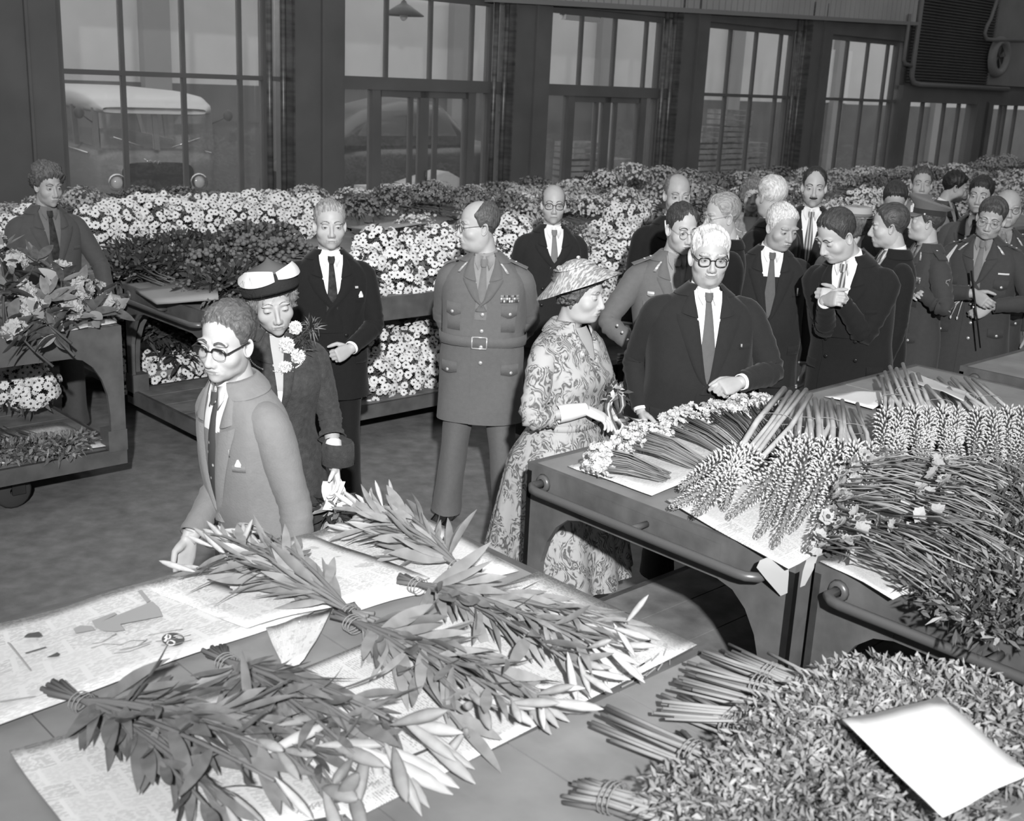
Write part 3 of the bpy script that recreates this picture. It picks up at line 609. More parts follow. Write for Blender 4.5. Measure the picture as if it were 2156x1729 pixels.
nA=news('newsprint_ads',7,9,.62,1); nB=news('newsprint_text',8,16,.68,2); nC=news('newsprint_faint',5,8,.8,3)
pA=sheet('newspaper','newspaper sheet with clothing adverts at the left edge of the foreground cart','newspaper',quad([(-60,1335),(372,1213),(660,1290),(-60,1555)],ZP+.004),nC,16,10,seed=1,wave=.005)
pA2=sheet('newspaper','newspaper sheet under the left lily buds, printed with faint figures','newspaper',quad([(300,1237),(650,1128),(905,1222),(520,1330)],ZP+.010),nA,14,10,seed=2,wave=.006)
pB=sheet('newspaper','newspaper sheet with a torn corner under the upper lily bunch, nearest the dress','newspaper',quad([(640,1130),(858,1076),(1092,1204),(760,1288)],ZP),nC,12,8,seed=3,wave=.005)
pC=sheet('newspaper','large text covered newspaper sheet at the right corner of the foreground cart','newspaper',quad([(1135,1206),(1467,1362),(740,1726),(460,1480)],ZP),nB,18,12,seed=4,wave=.003)
pD=sheet('newspaper','newspaper sheet under the lily bunch with cut stems in the near left corner','newspaper',quad([(20,1585),(480,1450),(760,1715),(170,1790)],ZP+.004),nC,14,10,seed=5,wave=.004)
pE=sheet('newspaper','newspaper strip folded between the two middle lily bunches','newspaper',quad([(560,1330),(700,1285),(640,1400),(600,1420)],ZP+.012),nA,8,6,seed=6,wave=.006)
INK=mat('printing_ink',.09,.85); INKG=mat('grey_ink',.34,.85)
def decal(poly,m,parent,z=ZP+.0205,name='print'):
    P=np.array([G(px,py,z) for px,py in poly]); c=np.array(parent.location); q=MB(); q.add(P-c,[tuple(range(len(P)))[::-1]]); return q.obj(name,m,parent,False)
def cr(x,y): return (x/4.146,1230+y/4.146)
decal([cr(1200,60),cr(1235,48),cr(1315,145),cr(1280,162)],INKG,pA)
decal([cr(800,320),cr(1000,245),cr(1020,262),cr(900,320),cr(1330,150),cr(1385,200),cr(1420,280),cr(1050,350),cr(1090,400),cr(1010,415),cr(900,410),cr(830,375)],INKG,pA)
decal([cr(205,465),cr(240,432),cr(340,415),cr(368,450),cr(345,462)],INK,pA); decal([cr(405,640),cr(500,595),cr(525,610),cr(510,630)],INK,pA); decal([cr(215,600),cr(400,545),cr(405,555),cr(225,608)],INK,pA)
decal([cr(60,510),cr(75,505),cr(275,750),cr(262,758)],INKG,pA); decal([cr(0,1020),cr(310,975),cr(312,985),cr(0,1035)],INKG,pA)
decal([cr(640,390),cr(700,360),cr(800,365),cr(830,400),cr(660,430)],INKG,pA)
decal([cr(1510+100*math.cos(a),482+58*math.sin(a)) for a in np.linspace(0,2*PI,20,endpoint=False)],INK,pA,ZP+.0210,'advert_disc')
def stroke(pts,m,parent,wd=.003,z=ZP+.0222):
    c=np.array(parent.location); q=MB(); q.tube(np.array([G(px,py,z) for px,py in pts])-c,wd,4,flat=.15); return q.obj('lettering',m,parent)
for L in ([(1440,500),(1470,440)],[(1440,470),(1460,438),(1490,450),(1480,475),(1455,478)]): stroke([cr(*p) for p in L],PAPERW,pA)
stroke([cr(1493+32*math.cos(a),512+20*math.sin(a)) for a in np.linspace(0,2*PI,12)],PAPERW,pA)
for y0 in (0,1,2): stroke([cr(1515+y0*18,455+y0*8),cr(1575+y0*10,440+y0*14)],PAPERW,pA,.002)
rr=np.random.default_rng(4)
for k in range(9):                                   # pencil sketch lines of the fashion figures
    x,y=rr.uniform(650,1450),rr.uniform(400,660); stroke([cr(x,y),cr(x+rr.uniform(60,140),y-rr.uniform(10,40)),cr(x+rr.uniform(180,320),y-rr.uniform(20,90))],INKG,pA,.0012)
def px6(x,y): return (600+x/2.372,1000+y/2.372)
decal([px6(1720,862),px6(1825,822),px6(1830,830),px6(1725,872)],INK,pC,ZP+.0105)
for k in range(11): decal([px6(1650+k*30,1010-k*14+60*(k%2)),px6(1760+k*18,960-k*12+60*(k%2)),px6(1762+k*18,968-k*12+60*(k%2)),px6(1652+k*30,1018-k*14+60*(k%2))],INKG,pC,ZP+.0105)
decal([px6(600,1410),px6(750,1350),px6(752,1362),px6(606,1424)],INK,pC,ZP+.0105)
for k in range(6): decal([px6(1370+k*10,640+k*9),px6(1460+k*10,670+k*9),px6(1458+k*10,675+k*9),px6(1368+k*10,645+k*9)],INKG,pC,ZP+.0105)
for k in range(14):
    x=60+k*30; y=1690-k*11; stroke([px6(x,y),px6(x+14,y-22),px6(x+22,y+2)],INKG,pC,.0022,ZP+.0105)
# the cart beside the dress: papers, cards
sheet('newspaper','newspaper sheet under the small white flower bunches beside the glove','newspaper',quad([(1195,983),(1560,880),(1700,935),(1372,1048)],ZP),nC,14,10,seed=7,wave=.006)
sheet('newspaper','wrinkled newspaper sheet hanging over the cart edge under the flower spikes','newspaper',quad([(1402,1062),(1720,955),(1800,1130),(1660,1200)],ZP+.003),nC,14,10,seed=8,wave=.006)
q=MB(); a=G(1600,1180,ZP+.008); b=G(1722,1172,ZP+.008); u=(a+b)/2; n_=-E1*.014; dn=np.array([0,0,-1.])
q.grid(np.array([[a+E1*.05,u+E1*.06,b+E1*.05],[a,u,b],[a+n_+dn*.02,u+n_*1.2+dn*.05,b+n_*1.2+dn*.04],[a*.6+u*.4+n_*1.4+dn*.06,u+n_*1.6+dn*.12,b*.8+u*.2+n_*1.5+dn*.09]]))
flap=q.obj('newspaper_flap',nC); tag(flap,'white paper corner drooping over the cart leg between two carts','paper')
sheet('newspaper','newspaper strip under the wiry stems on the right cart','newspaper',quad([(1725,1185),(1850,1150),(1935,1250),(1880,1262)],ZP+.002),nC,8,6,seed=9)
sheet('card','white paper sheet lying beside the cane ends on the cart top','card',quad([(1735,836),(1803,823),(1906,829),(1838,862)],[ZP,ZP,ZP+.02,ZP+.008]),PAPERW,8,6,th=.002,seed=10,wave=.003)
sheet('card','long curved grey card lying across the far canes','card',quad([(1902,800),(1912,786),(2034,828),(2028,850)],ZP+.11),mat('pale_grey_card',.5,.8),12,4,th=.003,seed=11,wave=.008)
sheet('card','large blank white card resting on the ferns in the near right corner','card',quad([(1772,1522),(1975,1470),(2170,1632),(1985,1722)],ZT+.19),PAPERW,8,8,th=.003,seed=12,wave=.003)
sheet('card','blank white card propped among the dark bunches below the left window','card',[GT(332,494,-8.0),GT(410,493,-8.2),GT(428,516,-7.75),GT(352,520,-7.6)],PAPERW,5,5,th=.004,seed=13,wave=.004)
sheet('card','pale grey board lying between the grey flower rows behind the officer','card',[GT(735,480,-8.2),GT(880,455,-8.6),GT(900,470,-7.7),GT(790,487,-7.4)],CARDG,5,5,th=.01,seed=14)
sheet('card','small pale board lying beside the peering officer among the flowers','card',[GT(940,475,-7.4),GT(985,468,-7.6),GT(985,480,-7.1),GT(950,490,-7.0)],CARDG,4,4,th=.01,seed=15)
sheet('board','bare pale board on the pushed cart behind its handle','board',[GT(285,610,-6.9),GT(455,590,-6.7),GT(460,625,-6.1),GT(330,635,-6.4)],mat('pale_board',.3,.7),5,5,th=.02,seed=16,wave=.001)
sheet('newspaper','newspaper sheet on the lower deck of the left cart under the clippings','newspaper',quad([(-40,915),(130,890),(230,940),(-40,985)],.292),nC,8,6,seed=17,wave=.004)
sheet('newspaper','pale paper under the broad leaves at the corner of the left cart','newspaper',quad([(60,690),(200,655),(246,680),(130,700)],ZP),nC,8,6,seed=18,wave=.003)
# ================================================================ FOREGROUND FLOWERS
def leaf_mesh(name,wd,bend,m,fold=.25,seg=7,shape=1.0,twist=0):
    q=MB(); P=[]
    for k in range(seg+1):
        x=k/seg; w_=wd*(math.sin(PI*min(1,x**shape*.97+.02))**.8)+.004*(1-x); z=bend*x*x; a=twist*x
        P.append([(-w_*math.cos(a),x,z+fold*w_-w_*math.sin(a)),(0,x,z),(w_*math.cos(a),x,z+fold*w_+w_*math.sin(a))])
    q.grid(np.array(P)); return q.mesh(name,m)
LILYL=[mat('lily_leaf',.24,.4,var=.2,vscale=4),mat('lily_leaf_painted_shade',.17,.4,var=.25,vscale=4)]  # same leaf twice, the second with shade put into its colour
BUDM=mat('lily_bud',.47,.5,var=.12,vscale=7); BUDG=mat('green_lily_bud',.34,.5,var=.12,vscale=7)
LL=[[leaf_mesh('leaf',wd,b,m,fold=f,twist=t) for wd,b,f,t in ((.06,-.18,.3,0),(.07,.1,.2,.5),(.05,-.35,.35,-.3),(.075,-.05,.25,.8),(.055,.2,.4,-.6),(.065,-.25,.2,.2))] for m in LILYL]
def bud_mesh(m):
    q=MB(); n=10; prof=[(0,.004),(.1,.03),(.3,.058),(.5,.075),(.7,.075),(.88,.048),(1,.006)]
    q.grid(np.array([[((r*(1+.12*math.cos(3*a)))*math.cos(a),x,(r*(1+.12*math.cos(3*a)))*math.sin(a)) for a in np.linspace(0,2*PI,n,endpoint=False)] for x,r in prof]),cv=True); return q.mesh('bud',m)
BUDS=[bud_mesh(BUDM),bud_mesh(BUDG)]
STEMG=mat('lily_stem',.16,.5); TWINE=mat('raffia_tie',.25,.8)
def lily(tie,head,label,dark=0,nst=9,spread=.16,tail=.1,nleaf=11,nbud=2,seed=0,rise=.09,lens=(.11,.19),z0=.985,budscale=(.085,.12)):
    r=np.random.default_rng(seed); A=G(*tie,z0+.03); B=G(*head,z0+.06); d=B-A; d[2]=0; L=np.linalg.norm(d); d/=L; sd=np.cross(d,[0,0,1])
    b=thing('lily_bunch',label,'flowers',A)
    for k in range(nst):
        u=(k+.5)/nst*2-1; e=r.uniform(-.3,.3)
        tl=-d*tail*r.uniform(.8,1.15)-sd*u*.03+np.array([0,0,-.01+r.uniform(0,.02)])
        tip=d*L*r.uniform(.85,1.08)+sd*(u+e*.4)*spread+np.array([0,0,rise*(1-u*u)*.5+r.uniform(-.02,.05)])
        mid=tip*.5+np.array([0,0,.035+.02*r.random()])
        ts=np.linspace(0,1,7); path=[(1-t)**2*np.zeros(3)+2*t*(1-t)*mid+t*t*tip for t in ts]; path=[tl]+path
        q=MB(); q.tube(path,[.006]*4+[.005,.005,.004,.003],6); q.obj('stem',STEMG,b)
        for j in range(int(nleaf*1.35)):
            t=.08+.88*(j+r.random()*.6)/int(nleaf*1.35); p=(1-t)**2*0+2*t*(1-t)*mid+t*t*tip; dv=d+sd*(u*.5)+r.normal(size=3)*(.3+.14*dark); dv=dv+sd*r.choice([-1,1])*.22
            LN=r.uniform(*lens)*(1.1-.35*t); dv/=np.linalg.norm(dv)
            zmin=(z0-A[2]+.01-p[2])/LN; dv[2]=max(min(dv[2],.75),zmin)
            nr=np.array([0,0,1.])+r.normal(size=3)*.55
            link('leaf',LL[dark][int(r.integers(6))],b,p,mrot(frame(dv,nr)),(LN*r.uniform(1.15,1.7),LN,LN))
        for j in range(nbud):
            dv=d+sd*(u*.6)+r.normal(size=3)*.5; LN=r.uniform(*budscale); dv/=np.linalg.norm(dv); dv[2]=max(dv[2],(z0-A[2]+.015-tip[2])/LN)
            link('bud',BUDS[int(r.random()<.3+.3*dark)],b,tip-dv*.01+r.normal(size=3)*.012*np.array([1,1,.3]),mrot(frame(dv,[0,0,1])),LN)
    q=MB()
    for o_ in (-.012,0,.012):
        a=np.linspace(0,2*PI,14); q.tube([d*o_+sd*.027*math.cos(x)+np.array([0,0,.022*math.sin(x)-.006]) for x in a],.0016,4,caps=False)
    q.obj('tie',TWINE,b)
    return b
lily((738,1288),(500,1165),'upright leaved lily bunch with buds pointing at the grey suited man',0,10,.13,.07,11,2,1,.10)
lily((965,1192),(775,1085),'lily bunch with long stems and leaves, nearest the dress, buds toward the floor',0,10,.10,.07,11,2,2,.08)
lily((172,1475),(600,1640),'dark lily bunch with cut stem ends, in the near left corner',1,11,.17,.10,13,1,3,.12,(.12,.2),budscale=(.11,.16))
lily((478,1392),(790,1590),'lily bunch with pale open buds in the middle of the near cart',1,10,.14,.07,11,2,4,.09,(.11,.18),budscale=(.14,.21))
lily((745,1310),(1090,1490),'lily bunch with broad pale buds lying along the middle newspaper edge',0,10,.15,.06,12,2,5,.08,budscale=(.10,.16))
lily((880,1230),(1270,1380),'lily bunch spreading over the large newspaper toward its right corner',0,10,.15,.06,12,2,6,.07,budscale=(.09,.13))
# loose pale buds of the middle bunch
# ---- broad leaved branches on the left cart
RL=[leaf_mesh('leaf',wd,b,m,fold=f,shape=.9) for wd,b,f,m in ((.18,-.15,.2,mat('broad_leaf',.10,.35,var=.3,vscale=5)),(.2,.1,.1,mat('broad_leaf_light',.19,.35,var=.2,vscale=5)),(.16,-.3,.3,mat('broad_leaf',.1)),(.19,.2,.15,mat('broad_leaf_under',.34,.5)))]
def truss_mesh(seed):
    r=np.random.default_rng(seed); q=MB()
    for k in range(34):
        v=r.normal(size=3); v/=np.linalg.norm(v); v[2]=abs(v[2])-.25; rosette(q,v*.045,v,.026,5,0,r,.5)
    return q.mesh('flower_truss',mat('pale_truss',.42,.7))
TR=[truss_mesh(k) for k in range(3)]
BR=mat('branch_bark',.08,.8)
rb_=np.random.default_rng(31)
for i,(px,py,z) in enumerate([(25,560,1.3),(80,545,1.32),(130,580,1.25),(40,620,1.2),(100,620,1.2),(165,610,1.17),(205,620,1.1),(20,670,1.1),(80,660,1.13),(140,655,1.1),(190,655,1.06),(40,705,1.04),(110,695,1.04),(10,600,1.28),(-10,520,1.4),(225,650,1.03)]):
    p=G(px,py,z); b=thing('leafy_branch','broad leaved branch with %s, %s of the left cart pile, %s'%('flowers' if i%3!=1 else 'leaves only',('top','top','top','middle','middle','middle','right tip','lower left','lower middle','lower middle','lower right','bottom edge','bottom edge','upper left','highest point','corner')[i],ORD[[1,4,7,2,5,9,11,1,5,8,10,2,6,0,0,12][i]]),'branch',p,rb_.uniform(0,6),'broad leaved branches on the left cart')
    dv=np.array([rb_.normal()*.5,rb_.normal()*.5,.5]); dv/=np.linalg.norm(dv)
    q=MB(); q.tube([-dv*.22,-dv*.1+[.01,0,0],(0,0,0)],[.007,.006,.005],6); q.obj('twig',BR,b)
    for k in range(13):
        a=k*2.4+rb_.normal()*.2; e=np.cross(dv,[.2,.9,.1]); e/=np.linalg.norm(e); f_=np.cross(dv,e)
        d2=e*math.cos(a)+f_*math.sin(a)+dv*rb_.uniform(-.3,.7); LN=rb_.uniform(.1,.165)
        link('leaf',RL[int(rb_.choice(4,p=[.4,.3,.2,.1]))],b,dv*(-.05*(k/13)),mrot(frame(d2,dv+rb_.normal(size=3)*.25)),LN)
    if i%3!=1: link('flower_truss',TR[i%3],b,dv*.03,mrot(frame(np.cross(dv,[.2,.5,.3]),dv)),1.15)
CLP=tuft('foliage',420,(.2,.12,.05),.05,.009,[LEAFM,LEAFL],77,probs=[.6,.4])
for i,(px,py) in enumerate([(20,950),(80,940),(140,935)]):
    b=thing('clipping_bunch','leafy clipping bunch on the left lower deck, '+ORD[i],'flowers',G(px,py,.335),HALL+.3*i,'leafy clippings on the left lower deck'); link('foliage',CLP,b,kind='stuff'); link('stems',STEMM,b,loc=(0,.3,0),kind='stuff',scale=.6)
for i,(px,py,z) in enumerate([(340,700,.55),(380,735,.5),(300,690,.6)]):
    p=GT(px,py,-7.5); b=thing('dark_bunch','dark leafy bunch on the deck below the cart handle, '+ORD[i],'flowers',p,HALL+i,'dark bunches below the cart handle'); link('foliage',DARKB[i%3],b,kind='stuff')
# ---- small white flowered bunches beside the glove
FLOR=[]
for k in range(3):
    r=np.random.default_rng(60+k); q=MB()
    for j in range(7):
        v=r.normal(size=3); v/=np.linalg.norm(v); v[1]=abs(v[1]); rosette(q,v*.017,v,.0135,5,0,r,.2)
    FLOR.append(q.mesh('floret_cluster',mat('cream_floret',.54,.7)))
THIN=[mat('thin_stem',.13,.5),mat('thin_stem_pale',.22,.5)]
def small_bunch(head,end,label,wd=.1,n=40,seed=0,stack=.06):
    r=np.random.default_rng(seed); H=G(*head,ZP+.03); E=G(*end,ZP+.015); d=H-E; d[2]=0; L=np.linalg.norm(d); d/=L; sd=np.cross(d,[0,0,1]); b=thing('narcissus_bunch',label,'flowers',E)
    for k in range(n):
        u=r.uniform(-1,1); h=r.random()*stack*(1-.6*u*u); e0=sd*u*wd*.55+np.array([0,0,h*.5])-d*r.uniform(-.02,.03); tip=d*L*r.uniform(.9,1.08)+sd*u*wd+np.array([0,0,h+.03])
        q=MB(); q.tube([e0,(e0+tip)/2+np.array([0,0,.015])+r.normal(size=3)*.004,tip],.0027,4); q.obj('stem',THIN[k%2],b)
        [link('floret_cluster',FLOR[(k+j)%3],b,tip-d*.03*j+r.normal(size=3)*.012,mrot(frame(d+r.normal(size=3)*.6,[0,0,1])),r.uniform(.8,1.15)) for j in range(2)]
    return b
small_bunch((1258,985),(1395,1008),'short white flowered bunch nearest the cart corner beside the dress',.075,44,1)
small_bunch((1335,940),(1475,985),'white flowered bunch in the middle of the small row, nearer the ribbon',.09,55,2)
small_bunch((1425,905),(1560,970),'white flowered bunch in the middle of the small row, nearer the canes',.09,55,3)
small_bunch((1520,880),(1610,960),'tall white flowered bunch in front of the pointing hand',.09,60,4,.05)
small_bunch((1595,868),(1655,960),'white flowered bunch farthest right beside the slanting canes',.08,50,5,.05)
# ---- flower spikes on thick canes
def spike_mesh(seed):
    r=np.random.default_rng(seed); q=MB(); L=.42; rows=26
    q.tube([(0,0,0),(0,L*.5,0),(0,L,0)],[.012,.009,.003],6,1)
    for i in range(rows):
        x=i/(rows-1); rr_=.034*(1-x)**.6+.006; n=11 if x<.6 else 9
        for k in range(n):
            a=2*PI*(k+.5*(i%2))/n+r.normal()*.08; y=L*(.02+.96*x**.9); u=np.array([math.cos(a),0,math.sin(a)]); p=u*.008+np.array([0,y,0])
            t=u*rr_*r.uniform(.9,1.1)+np.array([0,y+.012,0]); w_=.0042*(1-.45*x)
            b=np.array([-math.sin(a),0,math.cos(a)])*w_; m_=p*.3+t*.7; v=np.array([0,w_,0])
            q.add([p,m_+b,m_+v,m_-b,m_-v,t],[(0,2,1),(0,3,2),(0,4,3),(0,1,4),(5,1,2),(5,2,3),(5,3,4),(5,4,1)])
    return q.mesh('spike',[mat('spike_bud',.50,.6),mat('spike_axis',.2,.6)])
SPK=[spike_mesh(k) for k in range(3)]
CANE=mat('pale_cane',.5,.5,var=.25,vscale=14,stretch=(1,1,1))
def spike_bunch(top,neck,heads,label,nc=5,zt=.14,zn=.05,seed=0,r_=.0115):
    r=np.random.default_rng(seed); N_=G(*neck,ZP+zn); T_=G(*top,ZP+zt)-N_; b=thing('flower_spike_bunch',label,'flowers',N_)
    d=-T_/np.linalg.norm(T_); sd=np.cross(d,[0,0,1]); sd/=np.linalg.norm(sd)
    for k in range(nc):
        u=(k-(nc-1)/2)*.026+r.normal()*.004; h=np.array([0,0,.03*r.random()]); t1=T_*r.uniform(.85,1.12)+sd*u*1.25+h; n1=sd*u*.9+h*.5; mid=(t1+n1)/2+sd*r.normal()*.014
        q=MB(); q.tube([t1,mid,n1,n1+d*.12],r_*r.uniform(.85,1.1),8); q.obj('cane',CANE,b)
    for k,hp in enumerate(heads):
        e=G(*hp,ZP+.05)-N_+r.normal(size=3)*np.array([.022,.022,.01]); s0=d*.02+sd*((k-(len(heads)-1)/2)*.03)+np.array([0,0,.02+.03*(k%2)]); dv=e-s0; L=np.linalg.norm(dv)
        link('spike',SPK[k%3],b,s0,mrot(frame(dv,[0,0,1])),(1.35,L/.42,1.35))
    q=MB(); a=np.linspace(0,2*PI,14); c=T_*.55
    q.tube([c+sd*.062*math.cos(x)+np.array([0,0,.012+.022*math.sin(x)]) for x in a],.0016,4,caps=False); q.obj('tie',TWINE,b)
spike_bunch((1685,825),(1570,975),[(1440,1065),(1475,1045),(1480,1095),(1520,1070),(1455,1030)],'bunch of flower spikes whose thick canes slant up beside the small white bunches',5,.17,seed=1)
spike_bunch((1705,855),(1690,950),[(1590,1130),(1560,1085),(1640,1060),(1610,1090),(1600,1040)],'second bunch of flower spikes, its canes standing behind the slanting ones',5,.08,seed=2)
spike_bunch((1738,850),(1745,960),[(1715,1160),(1660,1120),(1690,1080),(1730,1050),(1760,1090),(1640,1160)],'third bunch of flower spikes with crooked canes left of the bare wood gap',6,.09,seed=3)
spike_bunch((1775,865),(1818,970),[(1780,1120),(1800,1080),(1755,1140),(1830,1060)],'bunch of flower spikes with thin canes right of the white paper sheet',5,.06,seed=4,r_=.009)
spike_bunch((1885,810),(1885,895),[(1850,1000),(1880,985),(1905,1010),(1865,970)],'bunch of flower spikes with short canes below the grey card',5,.08,seed=5,r_=.009)
spike_bunch((1895,785),(1940,890),[(1920,1000),(1945,985),(1960,1010),(1930,970)],'bunch of flower spikes with tall canes under the curved grey card',6,.12,seed=6,r_=.0105)
spike_bunch((1960,830),(2000,890),[(1985,990),(2010,980),(2030,1000),(1995,960)],'bunch of flower spikes with canes right of the curved grey card',6,.09,seed=7,r_=.009)
spike_bunch((1985,800),(2075,895),[(2050,1000),(2080,985),(2105,1010),(2070,965)],'bunch of flower spikes with long canes near the right edge',6,.09,seed=8,r_=.009)
spike_bunch((2040,815),(2135,890),[(2120,1000),(2145,985),(2160,1010),(2140,960)],'rightmost bunch of flower spikes at the frame edge',5,.09,seed=9,r_=.009)
# ---- wiry stemmed bunches on the right cart
WIRE=[mat('wiry_stem',.17,.5),mat('wiry_stem_pale',.30,.5),mat('wiry_stem_dark',.08,.5)]
HEADF=[]
for k in range(3):
    r=np.random.default_rng(80+k); q=MB(); rosette(q,np.zeros(3),np.array([0,0,1.]),.032,9,0,r,.25); rosette(q,np.array([0,0,.006]),np.array([0,0,1.]),.02,7,0,r,.5); q.ball((0,0,.01),(.008,.008,.006),6,4,1); HEADF.append(q.mesh('flower_head',[mat('grey_pink_petal',.36,.7),EYE]))
WFOL=[tuft('foliage',800,(.2,.2,.06),.042,.006,[LEAFM,LEAFD,LEAFL],90+k,probs=[.55,.3,.15],zmin=-.3) for k in range(3)]
def wiry(head,end,label,n=26,seed=0,wd=.11,z=.05,fol=True):
    r=np.random.default_rng(seed); H=G(*head,ZP+z); E=G(*end,ZP+z); d=E-H; L=np.linalg.norm(d); d/=L; sd=np.cross(d,[0,0,1]); b=thing('wiry_bunch',label,'flowers',H)
    for k in range(n):
        u=r.uniform(-1,1); h=r.random()*.09; p0=sd*u*wd+np.array([0,0,h])-d*r.uniform(0,.07); p3=d*L*r.uniform(.75,1.1)+sd*(u*wd*.8+r.normal()*.03)+np.array([0,0,r.random()*.06]); bow=np.array([0,0,r.uniform(.0,.06)])+sd*r.normal()*.03
        q=MB(); q.tube([p0,p0*.67+p3*.33+bow,p0*.33+p3*.67+bow*.8,p3],.0027,4); q.obj('stem',WIRE[int(r.choice(3,p=[.45,.3,.25]))],b)
        if k%2==0: link('flower_head',HEADF[k%3],b,p0+r.normal(size=3)*.01,mrot(frame(r.normal(size=3),np.array([0,0,.8])-d*.8+r.normal(size=3)*.4)),r.uniform(.8,1.1))
    if fol: link('foliage',WFOL[seed%3],b,d*L*1.0+np.array([0,0,.02]),(0,0,HALL),1.0,kind='stuff')
    return b
for i,(h,e) in enumerate([((1795,1160),(2040,1260)),((1790,1120),(2060,1200)),((1800,1075),(2080,1140)),((1815,1030),(2100,1090)),((1850,1180),(2100,1310)),((1860,1010),(2130,1040)),((1950,1150),(2160,1250)),((1960,1080),(2170,1160)),((1990,1030),(2180,1080))]):
    wiry(h,e,'wiry stemmed bunch, %s on the right cart'%('nearest the cart leg','second from the cart leg','in the middle of the pile','below the pale spikes','low at the cart edge','topmost by the spikes','right middle','right of the middle','far right')[i],28,110+i,.11,.05+.04*(i>5))
# ---- fern bunches in the near right corner
FERN=[tuft('foliage',2000,(.21,.17,.055),.03,.0042,[mat('fern_leaf',.24,.6,var=.3,vscale=9),mat('fern_leaf_pale',.34,.6,var=.3,vscale=9),LEAFM],120+k,probs=[.5,.3,.2],zmin=-.35,outward=.5,up=.2) for k in range(3)]
STICK=[mat('pale_stick',.30,.55,var=.25,vscale=9),mat('dark_stick',.14,.55,var=.25,vscale=9)]
def fern(tail,tie,head,label,n=15,seed=0,z=.04,wd=.035):
    r=np.random.default_rng(seed); A=G(*tail,ZT+z-.01); T_=G(*tie,ZT+z+.01); H=G(*head,ZT+z+.03); b=thing('fern_bunch',label,'flowers',T_); d=T_-A; L=np.linalg.norm(d); d/=L; sd=np.cross(d,[0,0,1])
    for k in range(n):
        u=r.uniform(-1,1); h=r.uniform(-1,1)*.02; a=-d*L*r.uniform(.75,1.1)+sd*u*wd*1.4+np.array([0,0,h]); 
        q=MB(); q.tube([a,a*.45+sd*u*wd*.5+np.array([0,0,h*.5]),sd*u*wd*.8+np.array([0,0,h]),d*.12+sd*u*wd*1.2+np.array([0,0,h])],.0048*r.uniform(.75,1.15),5); q.obj('stick',STICK[k%2 if k<8 else 0],b)
    q=MB()
    for o_ in (-.012,0,.012):
        a=np.linspace(0,2*PI,14); q.tube([d*o_+sd*(wd*1.05)*math.cos(x)+np.array([0,0,.033*math.sin(x)]) for x in a],.0018,4,caps=False)
    q.obj('tie',TWINE,b)
    hd=H-T_; hd=hd*1.3; hd[2]=H[2]-T_[2]; link('foliage',FERN[seed%3],b,hd+np.array([0,0,.02]),(0,0,math.atan2(hd[1],hd[0])),1.0,kind='stuff')
    return b
for i,(a,t_,h) in enumerate([((1500,1375),(1625,1425),(1830,1470)),((1450,1405),(1600,1448),(1790,1500)),((1430,1440),(1610,1485),(1780,1540)),((1425,1470),(1545,1525),(1720,1590)),((1390,1500),(1560,1515),(1700,1560)),((1280,1510),(1460,1590),(1640,1650)),((1215,1660),(1290,1680),(1500,1720)),((1560,1380),(1700,1440),(1930,1480)),((1900,1450),(2000,1560),(2120,1560)),((1400,1560),(1500,1650),(1800,1690)),((1650,1560),(1720,1620),(1930,1610))]):
    fern(a,t_,h,'fern bunch with tied pale sticks, %s'%('farthest back by the cart leg','second from the back','third from the back','middle with fanned sticks','middle beside the fanned one','in front with dark splayed sticks','nearest the bottom edge','back right, under its feathery tips','right of the white card','hidden under the front foliage','left of the white card')[i],15,200+i,.04+.015*(i%3))
# ================================================================ PEOPLE
def sst(a,b,x):
    t=np.clip((np.asarray(x,float)-a)/(b-a),0,1); return t*t*(3-2*t)
SKIN=mat('skin',.41,.5,var=.06,vscale=30,bump=.06,bscale=220,spec=.35); SKIND=mat('skin_tanned',.36,.5,var=.08,vscale=30,bump=.06,bscale=220); SKINP=mat('skin_powdered',.38,.55,var=.04,vscale=30)
LIP=mat('lips',.24,.45); LIPD=mat('lips_made_up',.22,.4); SCL=mat('eye_white',.40,.2,spec=.6); IRIS=mat('iris',.05,.15,spec=.8)
def hair_mat(v): return mat('hair_%d'%int(v*1000),v,.45,var=.55,vscale=26,bump=.8,bscale=30,stretch=(7,1.1,1.6),spec=.4,detail=5)
LENS=glass_mat('spectacle_lens',.03,.06,.6); GOLD=mat('bright_wire',.5,.2,metal=.8); BRASS=mat('bright_button',.75,.25,metal=.6); SHIRT=mat('white_shirt',.80,.8); SHOE=mat('black_polished_leather',.012,.12,spec=.7)
def cloth(name,v,var=.06,bump=.18): return mat(name,v,.9,var=var,vscale=45,bump=bump,bscale=160,spec=.15,sheen=.08)
